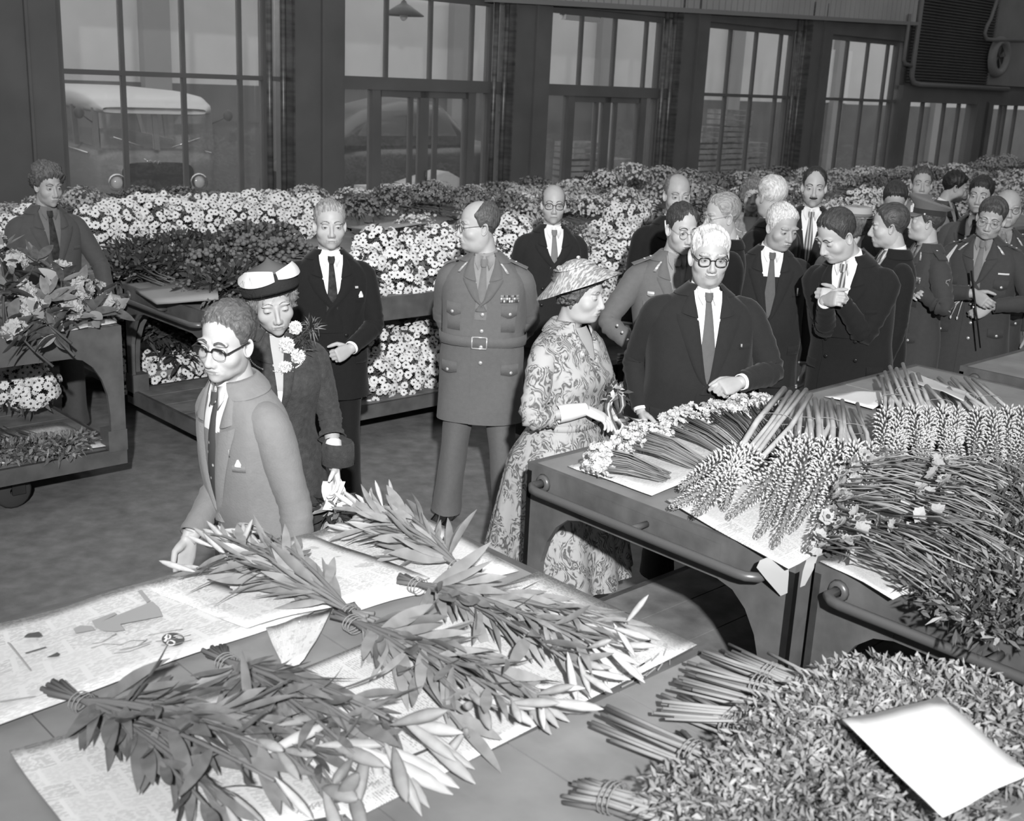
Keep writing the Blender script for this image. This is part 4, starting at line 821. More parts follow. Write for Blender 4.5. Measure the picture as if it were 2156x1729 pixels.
# ---------- head as a smooth union of simple volumes, sampled along directions from its centre
def _ell(p,c,r):
    q=(p-np.array(c))/np.array(r); k0=np.linalg.norm(q,axis=1); k1=np.linalg.norm(q/np.array(r),axis=1); return k0*(k0-1)/(k1+1e-9)
def _cap(p,a,b,ra,rb):
    a=np.array(a);b=np.array(b); d=b-a; t=np.clip(((p-a)@d)/(d@d),0,1); return np.linalg.norm(p-a-t[:,None]*d,axis=1)-(ra+(rb-ra)*t)
def _smin(a,b,k): h=np.clip(.5+.5*(b-a)/k,0,1); return b*(1-h)+a*h-k*h*(1-h)
def _smax(a,b,k): return -_smin(-a,-b,k)
class Head:
    C=np.array([0,0,-.008])
    def __init__(s,wide=1.,jaw=1.,jowl=0.,nose=1.,nosel=1.,cheek=1.,fem=0.,smile=0.,chin=1.,age=0.,long=1.):
        s.k=dict(locals())
    def sdf(s,p):
        k=s.k; w=k['wide']; p=p/np.array([w,1,k['long']]); m=p.copy(); m[:,0]=np.abs(m[:,0])
        d=_ell(p,(0,-.014,.034),(.075,.097,.083))
        d=_smin(d,_ell(p,(0,.03,-.032),(.058,.061,.083)),.02)
        d=_smin(d,_ell(p,(0,.034,-.078),(.049*k['jaw'],.047,.037)),.018)
        d=_smin(d,_ell(p,(0,.07,-.1),(.021*k['jaw'],.019*k['chin'],.016)),.014)
        d=_smin(d,_ell(m,(.046*k['jaw'],.004,-.052),(.017,.034,.042)),.022)
        d=_smin(d,_cap(p,(0,-.022,-.06),(0,-.034,-.17),.05,.055),.022)
        if k['jowl']: d=_smin(d,_ell(p,(0,.018,-.098),(.056,.052,.034*k['jowl'])),.02)
        d=_smin(d,_ell(m,(.042,.052,-.034),(.024,.024*k['cheek'],.024)),.022)
        d=_smax(d,-_ell(m,(.0325,.1,-.003),(.018,.015,.0125)),.012)
        d=_smin(d,_ell(m,(.03,.079,.021),(.025,.0125*(1-.25*k['fem']),.0085)),.012)
        d=_smin(d,np.linalg.norm((m-np.array([.0325,.0735,-.003]))*np.array([.92,1,1]),axis=1)-.0135,.005)
        n=k['nose']; z=-.042*k['nosel']
        d=_smin(d,_cap(p,(0,.085,.008),(0,.100+.006*n,z+.006),.0068,.0095*n),.009)
        d=_smin(d,_ell(p,(0,.104+.007*(n-1),z),(.0108*n,.0120,.0100)),.006)
        d=_smin(d,_ell(m,(.0120*n,.096,z-.003),(.0070,.0100,.0080)),.005)
        d=_smin(d,_ell(p,(0,.074,-.07),(.028,.0205,.020)),.020)
        sm=k['smile']; p=s.bent(p)
        d=_smin(d,s.lipd(p),.004)
        if sm>0: d=_smax(d,-_ell(p,(0,.1,-.0718),(.020,.012,.0015*sm)),.003)
        else: d=_smax(d,-_ell(p,(0,.1,-.0713),(.023,.0085,.0013)),.003)
        if k['age']:
            d=_smax(d,-_cap(m,(.019,.1,-.046),(.034,.083,-.074),.0022*k['age'],.0016*k['age']),.008)
            d=_smax(d,-_cap(m,(.022,.094,-.021),(.042,.084,-.021),.0012*k['age'],.001),.005)
        return d
    def bent(s,p):
        p=p.copy(); p[:,2]-=(.0035*s.k['smile']-.0006)*(p[:,0]/.02)**2; return p
    def lipd(s,p):
        a=_ell(p,(0,.0908,-.0672),(.0265,.0070,.0040)); b=_ell(p,(0,.0898,-.0757),(.0235,.0078,.0048)); return np.minimum(a,b)
    def surf(s,D,it=22):
        D=np.asarray(D,float); sh=D.shape[:-1]; D=D.reshape(-1,3); D=D/np.linalg.norm(D,axis=1,keepdims=True); r=np.full(len(D),.15)
        for _ in range(it): r=r-.82*s.sdf(s.C+D*r[:,None])
        return (s.C+D*r[:,None]).reshape(sh+(3,))
def dirs(th,ph):                                     # th 0 = front, + to x ; ph elevation
    th,ph=np.broadcast_arrays(th,ph); return np.stack([np.sin(th)*np.cos(ph),np.cos(th)*np.cos(ph),np.sin(ph)],-1)
def interp(tab,x): xs,ys=zip(*tab); return np.interp(np.abs(x),xs,ys)
HAIR={
 'short':dict(lo=[(0,53),(28,50),(46,45),(60,30),(68,14),(78,2),(90,-2),(97,12),(112,4),(125,-18),(180,-34)],th=.014,hi=None),
 'back':dict(lo=[(0,56),(24,52),(40,48),(56,36),(67,16),(78,2),(90,-2),(97,12),(112,4),(125,-18),(180,-34)],th=.012,hi=None),
 'high':dict(lo=[(0,62),(22,54),(38,38),(52,42),(66,22),(78,2),(90,-2),(97,12),(112,4),(125,-20),(180,-34)],th=.011,hi=None),
 'reced':dict(lo=[(0,72),(24,66),(44,48),(62,30),(76,4),(90,-2),(97,12),(112,4),(125,-18),(180,-34)],th=.009,hi=None),
 'bald':dict(lo=[(0,40),(62,34),(74,8),(84,0),(92,2),(98,12),(112,4),(125,-18),(180,-34)],hi=[(0,40),(62,36),(74,42),(100,48),(140,52),(180,54)],th=.008),
 'crown':dict(lo=[(0,40),(58,40),(66,30),(78,6),(90,-2),(97,12),(112,4),(125,-18),(180,-34)],hi=[(0,40),(58,41),(68,52),(85,64),(110,72),(150,76),(180,78)],th=.009),
 'curly':dict(lo=[(0,42),(30,40),(52,32),(66,16),(78,2),(90,-2),(97,12),(112,0),(125,-22),(180,-36)],th=.03,hi=None),
 'wave':dict(lo=[(0,44),(30,40),(52,34),(66,18),(78,2),(90,-2),(97,12),(112,4),(125,-18),(180,-34)],th=.02,hi=None),
 'bob':dict(lo=[(0,40),(30,36),(55,24),(66,-2),(76,-22),(95,-34),(125,-40),(180,-44)],th=.03,hi=None),
}
def vnoise(P,sc,seed=0):
    """cheap smooth pseudo noise from a sum of sines"""
    r=np.random.default_rng(seed); o=np.zeros(P.shape[:-1])
    for k in range(7):
        d=r.normal(size=3)*sc; o=o+np.sin(P@d+r.uniform(0,6))*.4
    return o/1.6
def eyebrows(h,q,thick=1.,lift=0.,mi=0):
    for sx in (-1,1):
        rows=[]
        for u in np.linspace(0,1,8):
            x=sx*(.012+.037*u); z=.0205+.006*math.sin(PI*min(1,u*1.15))-.006*u*u+lift; hw=.0042*thick*(1-.65*u*u)
            rows.append([h.surf(np.array([x,.09-.022*u,z+v*hw])-h.C)+np.array([0,.0012+.0022*(1-v*v)*thick,0]) for v in (-1,-.4,.4,1)])
        q.grid(np.array(rows) if sx<0 else np.array(rows)[:,::-1],mi)
def hand_mb(side,curl=(.35,.4,.45,.5),thumb=.3,spread=.0,th=1.):
    """wrist at origin, fingers along +y, palm -z; side +1 = right hand (thumb at -x)"""
    sx=-1 if side>0 else 1; q=MB()
    rings=[]
    for y,w_,t_,zc in ((-.03,.026,.02,0),(0,.028,.019,0),(.03,.037,.018,0),(.06,.042,.0165,.001),(.09,.041,.0135,.002),(.101,.036,.009,.002)):
        a=np.linspace(0,2*PI,14,endpoint=False); rings.append([(w_*np.sign(math.cos(x))*abs(math.cos(x))**.75,y,zc+t_*np.sign(math.sin(x))*abs(math.sin(x))**.75) for x in a])
    q.grid(np.array(rings),cv=True); q.f.append(tuple(range(13,-1,-1))); q.m.append(0); o=5*14; q.f.append(tuple(range(o,o+14))); q.m.append(0)
    for k,(x,y,L,r_) in enumerate(((.029,.09,.074,.0098),(.0095,.095,.082,.0100),(-.0105,.092,.076,.0096),(-.029,.084,.06,.0085))):
        c=curl[k]; p=np.array([sx*x,y-.025,.001]); ang=0.; pts=[p]; rs=[r_*1.02]; d0=spread*x*9
        p=np.array([sx*x,y,.001]); pts.append(p); rs.append(r_*1.08)
        for f_,cu in ((.44,.85),(.31,1.15),(.25,.8)):
            ang+=cu*c; dv=np.array([sx*d0*math.cos(ang),math.cos(ang),-math.sin(ang)]); 
            pts.append(p+dv*L*f_*.5); rs.append(r_*.93); p=p+dv*L*f_; pts.append(p); rs.append(r_*(1.0 if f_>.3 else .62)); r_*=.93
        q.tube(pts,rs,10)
    b=np.array([sx*.024,.022,-.006]); ca=thumb
    d1=np.array([sx*.72,.62,-.28-.3*ca]); d1/=np.linalg.norm(d1); d2=np.array([sx*(.42-.5*ca),.84,-.3-.45*ca]); d2/=np.linalg.norm(d2)
    m1=b+d1*.045; m2=m1+d2*.032; q.tube([b-d1*.012,b+d1*.02,m1,m1+d2*.016,m2,m2+d2*.024],[.017,.0165,.0118,.0112,.0108,.006],10)
    return q
_HC={}
def hand_mesh(side,curl,thumb,vox=.0034,th=1.):
    key=(side,curl,thumb,vox)
    if key in _HC: return _HC[key]
    me=hand_mb(side,curl,thumb).mesh('hand_source',[]); o=bpy.data.objects.new('hand_source',me); COL.objects.link(o)
    a=o.modifiers.new('a','REMESH'); a.mode='VOXEL'; a.voxel_size=vox; b=o.modifiers.new('b','SMOOTH'); b.iterations=3; b.factor=.5
    dg=bpy.context.evaluated_depsgraph_get(); e=o.evaluated_get(dg); m2=e.to_mesh(); n=len(m2.vertices); co=np.zeros(n*3); m2.vertices.foreach_get('co',co); F=[tuple(p.vertices) for p in m2.polygons]; e.to_mesh_clear()
    bpy.data.objects.remove(o); bpy.data.meshes.remove(me); _HC[key]=(co.reshape(-1,3),F); return _HC[key]
ZR=np.array([.72,.85,.95,1.05,1.15,1.25,1.33,1.39,1.43,1.46,1.49,1.515,1.53])
WR=np.array([.214,.209,.203,.196,.200,.210,.214,.206,.182,.146,.104,.074,.066])
FR=np.array([.138,.137,.134,.130,.132,.134,.126,.110,.094,.080,.068,.062,.058])
BK=np.array([.126,.128,.120,.108,.110,.118,.122,.118,.110,.100,.088,.076,.068])
def smooth_interp(x,xs,ys):
    x=np.asarray(x,float); d=.018; return (np.interp(x-d,xs,ys)+np.interp(x,xs,ys)*2+np.interp(x+d,xs,ys))/4
class Person:
    def __init__(s,px,py,H,label,face=0,look=None,pitch=0,roll=0,lean=0,side=0,build=1.,belly=0.,head=None,hs=1.,detail=1,skin=SKIN,woman=False,sub=1.):
        s.S=H/1.75; s.label=label; s.lean=rad(lean); s.side=rad(side); s.build=build; s.belly=belly; s.woman=woman; s.skin=skin; s.detail=detail; s.sub=sub
        look=face if look is None else look; s.h=head or Head(); s.hs=hs
        y,p,r=rad(look-face),rad(pitch),rad(roll)
        Rz=np.array([[math.cos(y),-math.sin(y),0],[math.sin(y),math.cos(y),0],[0,0,1]]); c,n=math.cos(-p),math.sin(-p); Rx=np.array([[1,0,0],[0,c,-n],[0,n,c]]); c,n=math.cos(r),math.sin(r); Ry=np.array([[c,0,n],[0,1,0],[-n,0,c]])
        s.HR=Rz@Rx@Ry
        nk=s.B(np.array([0,-.012,1.515])); s.hc=nk+s.HR@np.array([0,.040,.020+.122*hs])       # head centre, unscaled body frame
        dv=np.array([[math.sin(a)*math.cos(b),math.cos(a)*math.cos(b),math.sin(b)] for a in np.linspace(0,6.28,24) for b in np.linspace(.6,1.57,9)]); q=s.h.surf(dv)*hs@s.HR.T+s.hc
        top=q[q[:,2].argmax()]; top=top+np.array([0,0,.008])
        s.S=H/top[2]
        Z=top[2]*s.S; g=G(px,py,Z); base=math.atan2(-g[1],-g[0]); s.rz=base+rad(face)-PI/2
        c,n=math.cos(s.rz),math.sin(s.rz); s.RZ=np.array([[c,-n,0],[n,c,0],[0,0,1]])
        off=s.RZ@(top*s.S); s.loc=np.array([g[0]-off[0],g[1]-off[1],0])
        s.root=thing('person',label,'person',s.loc,s.rz); s.body=MB()
    def ob(s,q,name,m,parent=None,smooth=True,**k):
        q.v=[tuple(np.array(v)*s.S) for v in q.v]; return q.obj(name,m,parent or s.root,smooth,**k)
    def loc_of(s,wp): return s.RZ.T@(np.array(wp)-s.loc)/s.S
    def at(s,px,py,toward=.0):                       # local point under a pixel, at the body's own distance less `toward`
        return s.loc_of(GD(px,py,depth_of(s.loc+np.array([0,0,1.2*s.S]))-toward))
    def B(s,P):
        P=np.asarray(P,float); z=P[...,2]; w_=sst(.85,1.22,z); a=-s.lean*w_; b=s.side*w_; x,y,zz=P[...,0],P[...,1],z-.92
        y2=y*np.cos(a)-zz*np.sin(a); z2=y*np.sin(a)+zz*np.cos(a); x2=x*np.cos(b)+z2*np.sin(b); z3=-x*np.sin(b)+z2*np.cos(b)
        return np.stack([x2,y2,z3+.92],-1)
    def T(s,z,a,off=0.):
        """point on the torso surface at height z, angle a from the front (+ = own right)"""
        z=np.asarray(z,float); a=np.asarray(a,float); w_=smooth_interp(z,ZR,WR)*(1+(s.build-1)*sst(1.52,1.42,z)); bl=s.belly*np.exp(-((z-1.06)/.17)**2)
        f=smooth_interp(z,ZR,FR)*(1+(s.build-1)*.7)+bl; b=smooth_interp(z,ZR,BK)*(1+(s.build-1)*.5); w_=w_+bl*.5
        if s.woman:
            w_=w_*(1-.1*np.exp(-((z-1.08)/.1)**2)+.04*np.exp(-((z-.9)/.1)**2))*.93; f=f+.035*np.exp(-((z-1.27)/.07)**2)
        e=.82; sa,ca=np.sin(a),np.cos(a); x=w_*np.sign(sa)*np.abs(sa)**e; dd=np.where(ca>0,f,b); y=dd*np.sign(ca)*np.abs(ca)**e
        nx,ny=x/w_**2,y/dd**2; n_=np.sqrt(nx*nx+ny*ny)+1e-9; off=np.asarray(off,float)
        return np.stack([x+nx/n_*off,y+ny/n_*off-.005,z+0*x],-1)
    def ang(s,z,x):
        w_=smooth_interp(z,ZR,WR)*(1+(s.build-1)*sst(1.52,1.42,z)); return np.arcsin(np.clip(np.abs(x)/w_,0,.999)**(1/.82))*np.sign(x)
    def TB(s,z,a,off=0.): return s.B(s.T(z,a,off))
    # ---- head
    def make_head(s,hair='short',tone=.12,brow=None,thick=1.,blids=0.,gaze=(0,0),lips=LIP,hairth=1.,curl=0.,ear=1.,moust=None,bth=.8,lift=0.,hseed=1,part=0.,hatted=False):
        h,hs=s.h,s.hs; hi=s.detail
        nt,np_=((150,120),(110,90),(72,60))[2-hi] if hi in (0,1,2) else (72,60)
        u=np.linspace(-PI,PI,nt,endpoint=False); th=u-.45*np.sin(u); v=np.linspace(-1,1,np_); ph=(rad(-80)+(rad(170))*(v+1)/2); ph=ph+.16*np.sin((v)*PI)*-1*.6
        ph=np.clip(ph,rad(-82),rad(89.6))
        D=dirs(th[None,:],ph[:,None]); P=h.surf(D); X=lambda p: (np.asarray(p)*hs)@s.HR.T+s.hc
        q=MB(); q.grid(P,cv=True)
        cen=P.reshape(-1,3); ld=h.lipd(h.bent(cen/np.array([h.k['wide'],1,h.k['long']]))); nc=nt
        for k,f in enumerate(q.f):
            if all(ld[i]<(.0005 if not h.k['smile'] else .0016) for i in f): q.m[k]=1
        q.f.append(tuple((np_-1)*nt+j for j in range(nt))); q.m.append(0)
        for sx in (-1,1):
            # ear
            rows=[]; er=ear
            for r_,o_ in ((.12,-.006),(.4,-.005),(.62,.001),(.8,.007),(.93,.009),(1.0,.005),(.96,-.001),(.72,-.006)):
                rows.append([(math.cos(t)*.0175*r_*er*(1+.12*math.sin(t)),o_,math.sin(t)*.031*r_*er*(1.0 if math.sin(t)>0 else .95)) for t in np.linspace(0,2*PI,18,endpoint=False)])
            rows=np.array(rows); side=h.surf(np.array([sx,-.12,-.02]))
            a=rad(28)*sx; EX=np.array([sx*math.cos(rad(28)),math.sin(rad(28))*1.0,0]); EY=np.array([-sx*math.sin(rad(28)),math.cos(rad(28)),0])
            E_=side+np.array([sx*.004,-.0,-.004]); tilt=.18
            Pe=rows[...,0:1]*EY+rows[...,1:2]*EX+rows[...,2:3]*(np.array([0,0,1])-np.array([0,tilt,0])); q.grid((Pe+E_) if sx>0 else (Pe+E_)[:,::-1],0,cv=True)
        s.body.merge(q,s.HR,s.hc,sc=hs)
        # neck and inner trunk so that the figure is one body
        nb=[s.B(np.array([0,-.02,1.30])),s.B(np.array([0,-.02,1.43])),s.B(np.array([0,-.016,1.49])),X(np.array([0,-.022,-.075])),X(np.array([0,-.012,-.03]))]
        nw=.056*(.88 if s.woman else 1)*(1+(s.build-1)*.5); s.body.tube(nb,[.12,.075,nw*1.08,nw,nw*.95],18)
        # eyes
        e=MB(); R_=.01475
        op=.0062*(1-.72*blids); dz=-.0042*blids
        for sx in (-1,1):
            ec=np.array([sx*.0325*h.k['wide'],.0735,-.003]); rows=[]; up=[]
            nx,nz=19,8; g0=(math.sin(rad(gaze[0]))*.011,-math.sin(rad(gaze[1]))*.006+dz*.4)
            mi=[]
            for i,u in enumerate(np.linspace(-1,1,nx)):
                x=u*.0122; hz=op*(1-abs(u)**2.2); col=[]
                for v in np.linspace(-1,1,nz):
                    z=dz+v*hz*(1 if v>0 else .72)+.0006*u*sx; y=math.sqrt(max(1e-8,R_*R_-x*x*.85-z*z)); col.append(ec+np.array([x/.92*.98,y,z]))
                rows.append(col); up.append(col[-1]+np.array([0,.0003,.0002]))
            b=MB(); b.grid(np.array(rows)[:,::-1]); V=np.array(b.v)
            for k_,f in enumerate(b.f):
                c=V[list(f)].mean(0)-ec; b.m[k_]=1 if (c[0]-g0[0])**2+(c[2]-g0[1])**2<.0056**2 else 0
            b.tube(up,.0009,4,1)
            e.merge(b,s.HR,s.hc,sc=hs)
        s.ob(e,'eyes',[SCL,IRIS])
        hm=hair_mat(tone); q=MB(); eyebrows(h,q,bth,lift); b=MB(); b.merge(q,s.HR,s.hc,sc=hs); s.ob(b,'eyebrows',hair_mat(brow if brow is not None else tone))
        if moust is not None:
            q=MB(); rows=[]
            for x in np.linspace(-1,1,13):
                c=np.array([x*.027,.092,-.0575-.006*x*x]); rows.append([h.surf(np.array([c[0],c[1],c[2]+v*.0068*(1-.5*x*x)])-h.C)+np.array([0,.002+.006*(1-v*v)*(1-.5*x*x),0]) for v in (-1,-.5,0,.5,1)])
            q.grid(np.array(rows)); b=MB(); b.merge(q,s.HR,s.hc,sc=hs); s.ob(b,'moustache',hair_mat(moust))
        if hair:
            st_=HAIR[hair]; nth=(96,76,52)[2-hi] if hi in (0,1,2) else 52; th=np.linspace(-PI,PI,nth,endpoint=False); tt=np.degrees(np.abs(th)); lo=interp(st_['lo'],tt); hi_=np.full(nth,90.) if st_['hi'] is None else interp(st_['hi'],tt); lo_=lo.copy(); rj=np.random.default_rng(hseed+40); lo=lo+1.6*np.sin(th*31+hseed)+1.4*np.sin(th*17+2)+rj.normal(size=nth)*1.3
            nv=(40,30,20)[2-hi] if hi in (0,1,2) else 20; V=np.linspace(0,1,nv); PH=np.radians(lo[None,:]+(np.minimum(hi_,89.8)-lo)[None,:]*V[:,None]); TH=np.broadcast_to(th,PH.shape); D=dirs(TH,PH); S_=h.surf(D,26)
            el=np.degrees(PH); k_=1 if hair in('curly','bob') else .62
            t0=st_['th']*k_*hairth*sst(0,.3 if k_<1 else .14,V)[:,None]*(1 if st_['hi'] is None else sst(1,.75,V)[:,None])
            if k_<1: t0=t0*(.45+1.0*sst(15,62,el))
            if hatted: t0=t0*sst(62,22,el)+.001
            if hair in('curly','bob'): rip=.45*vnoise(D,13,hseed)+.35*vnoise(D,26,hseed+5)
            elif hair=='wave': rip=.30*np.sin(20*D[...,1]+9*D[...,2]+4*vnoise(D,2.2,hseed))+.12*vnoise(np.stack([D[...,0]*4,D[...,1]*16,D[...,2]*12],-1),1.6,hseed)
            else:
                comb=np.stack([D[...,0]*16+1.5*D[...,1],D[...,1]*2.0,D[...,2]*5],-1); rip=.35*vnoise(comb,1.9,hseed)+.25*vnoise(comb,4.2,hseed+3)
            if part: t0=t0*(1-.75*np.exp(-((D[...,0]-part)/.035)**2)*(D[...,1]>-.2))
            S_=S_+D*(t0*(1+rip)+.0008)[...,None]; q=MB(); q.grid(S_,cv=True)
            keep=[i for i,f in enumerate(q.f) if min((hi_-lo_)[f[0]%nth],(hi_-lo_)[(f[0]+1)%nth])>2.5]; q.m=[q.m[i] for i in keep]; q.f=[q.f[i] for i in keep]
            b=MB(); b.merge(q,s.HR,s.hc,sc=hs); s.hair=s.ob(b,'hair',hm)
    def X(s,p): return (np.asarray(p,float)*s.hs)@s.HR.T+s.hc
    def glasses(s,style='round',m=None,thick=.0016):
        m=m or GOLD; w_=s.h.k['wide']; q=MB(); lens=MB(); y=.103
        for sx in (-1,1):
            c=np.array([sx*.034*w_,y,-.006]); a=np.linspace(0,2*PI,25)
            if style=='round': rim=[c+np.array([.0215*math.cos(t),-.003*abs(math.cos(t)),.0195*math.sin(t)]) for t in a]
            else: rim=[c+np.array([.0245*np.sign(math.cos(t))*abs(math.cos(t))**.7,-.004*abs(math.cos(t)),.0185*np.sign(math.sin(t))*abs(math.sin(t))**.75-.002*math.cos(t)*0]) for t in a]
            q.tube(rim,[thick*(1.7 if style=='browline' and p[2]>c[2]+.004 else (.3 if style=='browline' else 1)) for p in rim],6,caps=False)
            lens.add([c]+rim[:-1],[(0,i+1,(i+1)%24+1) for i in range(24)])
            ear=s.h.surf(np.array([sx,-.02,.14])); hinge=c+np.array([sx*.025,-.003,.008]); q.tube([hinge,hinge+np.array([sx*.006,-.008,0]),ear+np.array([sx*.005,.0,.003]),ear+np.array([sx*.004,-.045,-.004])],thick*(1.15 if style!='round' else .8),6)
        q.tube([(-.0125*w_,y,.0),(0,y+.004,.003),(.0125*w_,y,.0)],thick*1.1,6)
        b=MB(); b.merge(q,s.HR,s.hc,sc=s.hs); g=s.ob(b,'glasses',m); b=MB(); b.merge(lens,s.HR,s.hc,sc=s.hs); s.ob(b,'lens',LENS,g)
    # ---- arms
    def arm(s,side,wrist,elbow=None,r=1.,m=None,name='sleeve',cuff=True,dirv=None,palm=None,curl=(.35,.4,.45,.5),thumb=.3,glove=None,short=0.,hand=True,end=.042,hsc=1.):
        """side +1 own right (x+)"""
        Sx=side; sh=s.B(np.array([Sx*(.183*(.9 if s.woman else 1)*(1+(s.build-1)*.9)),-.008,1.385])); w_=np.array(wrist,float); l1,l2=.295,.262
        d=w_-sh; L=np.linalg.norm(d); 
        if L>l1+l2-.004: l1,l2=l1*(L+.004)/(l1+l2),l2*(L+.004)/(l1+l2)
        x=(l1*l1-l2*l2+L*L)/(2*L); hgt=math.sqrt(max(1e-6,l1*l1-x*x)); u=d/L; e=np.array(elbow if elbow is not None else (Sx*.5,-.8,-.2),float); e=e-u*(e@u); e/=np.linalg.norm(e); el=sh+u*x+e*hgt
        inn=s.B(np.array([Sx*.115*(1+(s.build-1)),-.008,1.40])); f=(w_-el)/np.linalg.norm(w_-el); sl=w_-f*(.02+short)
        path=[inn,(inn+sh)/2+np.array([0,0,.006]),sh+(el-sh)*.04,sh*.72+el*.28,sh*.45+el*.55,sh*.2+el*.8,el+(sh-el)*.06+e*.0,el+(w_-el)*.10,el*.72+sl*.28,el*.42+sl*.58,el*.14+sl*.86,sl]
        rr=np.array([.058,.066,.071,.069,.063,.058,.056,.056,.054,.049,.045,end*1.06])*r*(.86 if s.woman else 1)
        P=np.array(path); out=[];R2=[]
        n=34; ts=np.linspace(0,len(P)-1,n)
        cum=np.arange(len(P)); P2=np.stack([np.interp(ts,cum,P[:,k]) for k in range(3)],1)
        for _ in range(2): P2[1:-1]=(P2[:-2]+2*P2[1:-1]+P2[2:])/4
        R2=np.interp(ts,cum,rr); bend=np.exp(-((ts-6.6)/1.6)**2)
        q=MB(); q.tube(P2,R2,20,caps=False)
        V=np.array(q.v).reshape(n,20,3); a=np.linspace(0,2*PI,20,endpoint=False)
        amp=.010*(1-abs(u@f))+.0016
        for i in range(n):
            wv=np.sin(ts[i]*7.5+2*np.sin(a+.7)+s.loc[0]*9)*amp*(.35+bend[i])+np.sin(3*a+ts[i]*2.3)*.0016
            V[i]+= (V[i]-P2[i])/ (R2[i]+1e-6)*wv[:,None]*(0 if i==0 else 1)
        q.v=[tuple(p) for p in V.reshape(-1,3)]
        # inner hem so the end is not a bare edge
        k0=(n-1)*20; ring=V[-1]; inr=P2[-1]+(ring-P2[-1])*.86; inr2=inr-f*.03; o=len(q.v); q.v+= [tuple(p) for p in inr]+[tuple(p) for p in inr2]
        for j in range(20):
            j2=(j+1)%20; q.f+= [(k0+j,k0+j2,o+j2,o+j),(o+j,o+j2,o+20+j2,o+20+j)]; q.m+=[0,0]
        sl_o=s.ob(q,name,m)
        if cuff:
            q=MB(); q.tube([sl-f*.02,sl+f*.012,sl+f*.013],[end*.93,end*.9,end*.8],18,caps=False); s.ob(q,'shirt_cuff',SHIRT)
        # forearm core joins hand to trunk
        s.body.tube([inn,sh,el,w_-f*.05,w_+f*.01],[.05,.05,.042,.031,.0275],12)
        if hand:
            dv=np.array(dirv,float) if dirv is not None else f; pn=np.array(palm,float) if palm is not None else np.array([-Sx,0,0.]); Rh=frame(dv,-pn); co,F=hand_mesh(Sx,tuple(curl),thumb)
            V=(co*hsc)@Rh.T+w_
            if glove is not None:
                g=MB(); g.add(V,F); g.tube([w_-f*.13,w_-f*.08,w_-f*.03,w_+f*.005],[.041,.040,.034,.0295],14,caps=False); s.ob(g,'glove',glove)
            else: s.body.add(V,F,0)
        return el,w_,f
    def finish(s,lips=LIP): s.body_o=s.ob(s.body,'body',[s.skin,lips]); return s
    # ---- clothing
    def jacket(s,m,zb=1.10,hem=.73,amax=.6,double=False,name='jacket',flare=0.,cut=.25,collar=True,lapel=.085,closed=False,seed=0):
        Z=np.concatenate([np.linspace(hem,1.3,24),np.linspace(1.325,1.515,13)]); na=56; r=np.random.default_rng(seed+int(abs(s.loc[0])*1000))
        def a0(z): z=np.asarray(z,float); return s.ang(z,np.clip((z-zb)/(1.46-zb),0,1)*amax*.1+.004*sst(zb,zb+.02,z))
        s.a0=a0; s.zb=zb; ov=.0 if closed else (.42 if double else .13); rows=[]
        for z in Z:
            st_=a0(z); o_=ov*sst(zb+.25,zb,z)if double else ov*sst(zb+.06,zb-.02,z); low=(0 if double else cut*sst(hem+.16,hem,z)*(hem>.6))
            A=np.linspace(st_-o_+low,2*PI-st_+o_-low,na); off=np.where(np.arange(na)>na-9,.006,0)+flare*sst(1.05,hem,z); P=s.T(z,A,off)
            fold=.0035*np.sin(A*5+z*14+r.uniform(0,1)*0)+.004*np.sin(A*2-z*23+1.3)*np.exp(-((z-1.05)/.14)**2); fold=fold*sst(1.47,1.36,z)
            ca=P.copy(); n_=ca-np.array([0,0,z]); n_/=np.linalg.norm(n_,axis=1,keepdims=True)+1e-9; P=P+n_*fold[:,None]; rows.append(s.B(P))
        rows=np.array(rows); q=MB(); q.grid(rows[:,::-1])
        inn=[s.B(s.T(hem+.02,np.linspace(a0(hem)-ov+.2,2*PI-a0(hem)+ov-.2,na),-.015))]; q.grid(np.array([rows[0],inn[0]]))
        j=s.ob(q,name,m); s.jk=j
        if closed: return j
        for sd in (1,-1):
            q=MB(); rows=[]; rz=np.linspace(zb-.005,1.375,14)
            for z in rz:
                t=(z-rz[0])/(rz[-1]-rz[0]); wl=0; e=float(a0(z))-(ov*sst(zb+.06,zb-.02,z) if not double else ov*sst(zb+.25,zb,z))*.6; xe=.2*math.sin(min(e,1.5))**.82; ee=float(s.ang(z,math.copysign(abs(float(s.T(z,abs(e))[0]))*(1 if e>=0 else -1)+lapel*min(1,t*1.05)**.9,1))); A=np.linspace(e-.015,max(ee,e+.01),7); of=np.array([.005,.013,.015,.014,.012,.010,.003])+(.006 if sd<0 else 0)
                rows.append(s.TB(z+.04*t*np.linspace(0,1,7)*.6,sd*A,of))
            g=np.array(rows); q.grid(g if sd<0 else g[:,::-1]); 
            rows=[]
            for z in np.linspace(1.385,1.508,8):
                t=(z-1.385)/.123; e=float(a0(z)); wl=(.33-.02*t); A=np.linspace(e-.015,e+wl,6); rows.append(s.TB(z+.02*np.linspace(0,1,6)*(1-t),sd*A,np.array([.006,.013,.015,.013,.010,.003])))
            g=np.array(rows); q.grid(g if sd<0 else g[:,::-1]); s.ob(q,'lapel',m,j)
        if collar:
            q=MB(); A=np.linspace(.62,2*PI-.62,26); rows=[s.TB(z,A,o_) for z,o_ in ((1.476,.010),(1.488,.015),(1.506,.015),(1.522,.011),(1.53,.006),(1.522,.0),(1.50,-.002))]; q.grid(np.array(rows)[:,::-1]); s.ob(q,'collar',m,j)
        return j
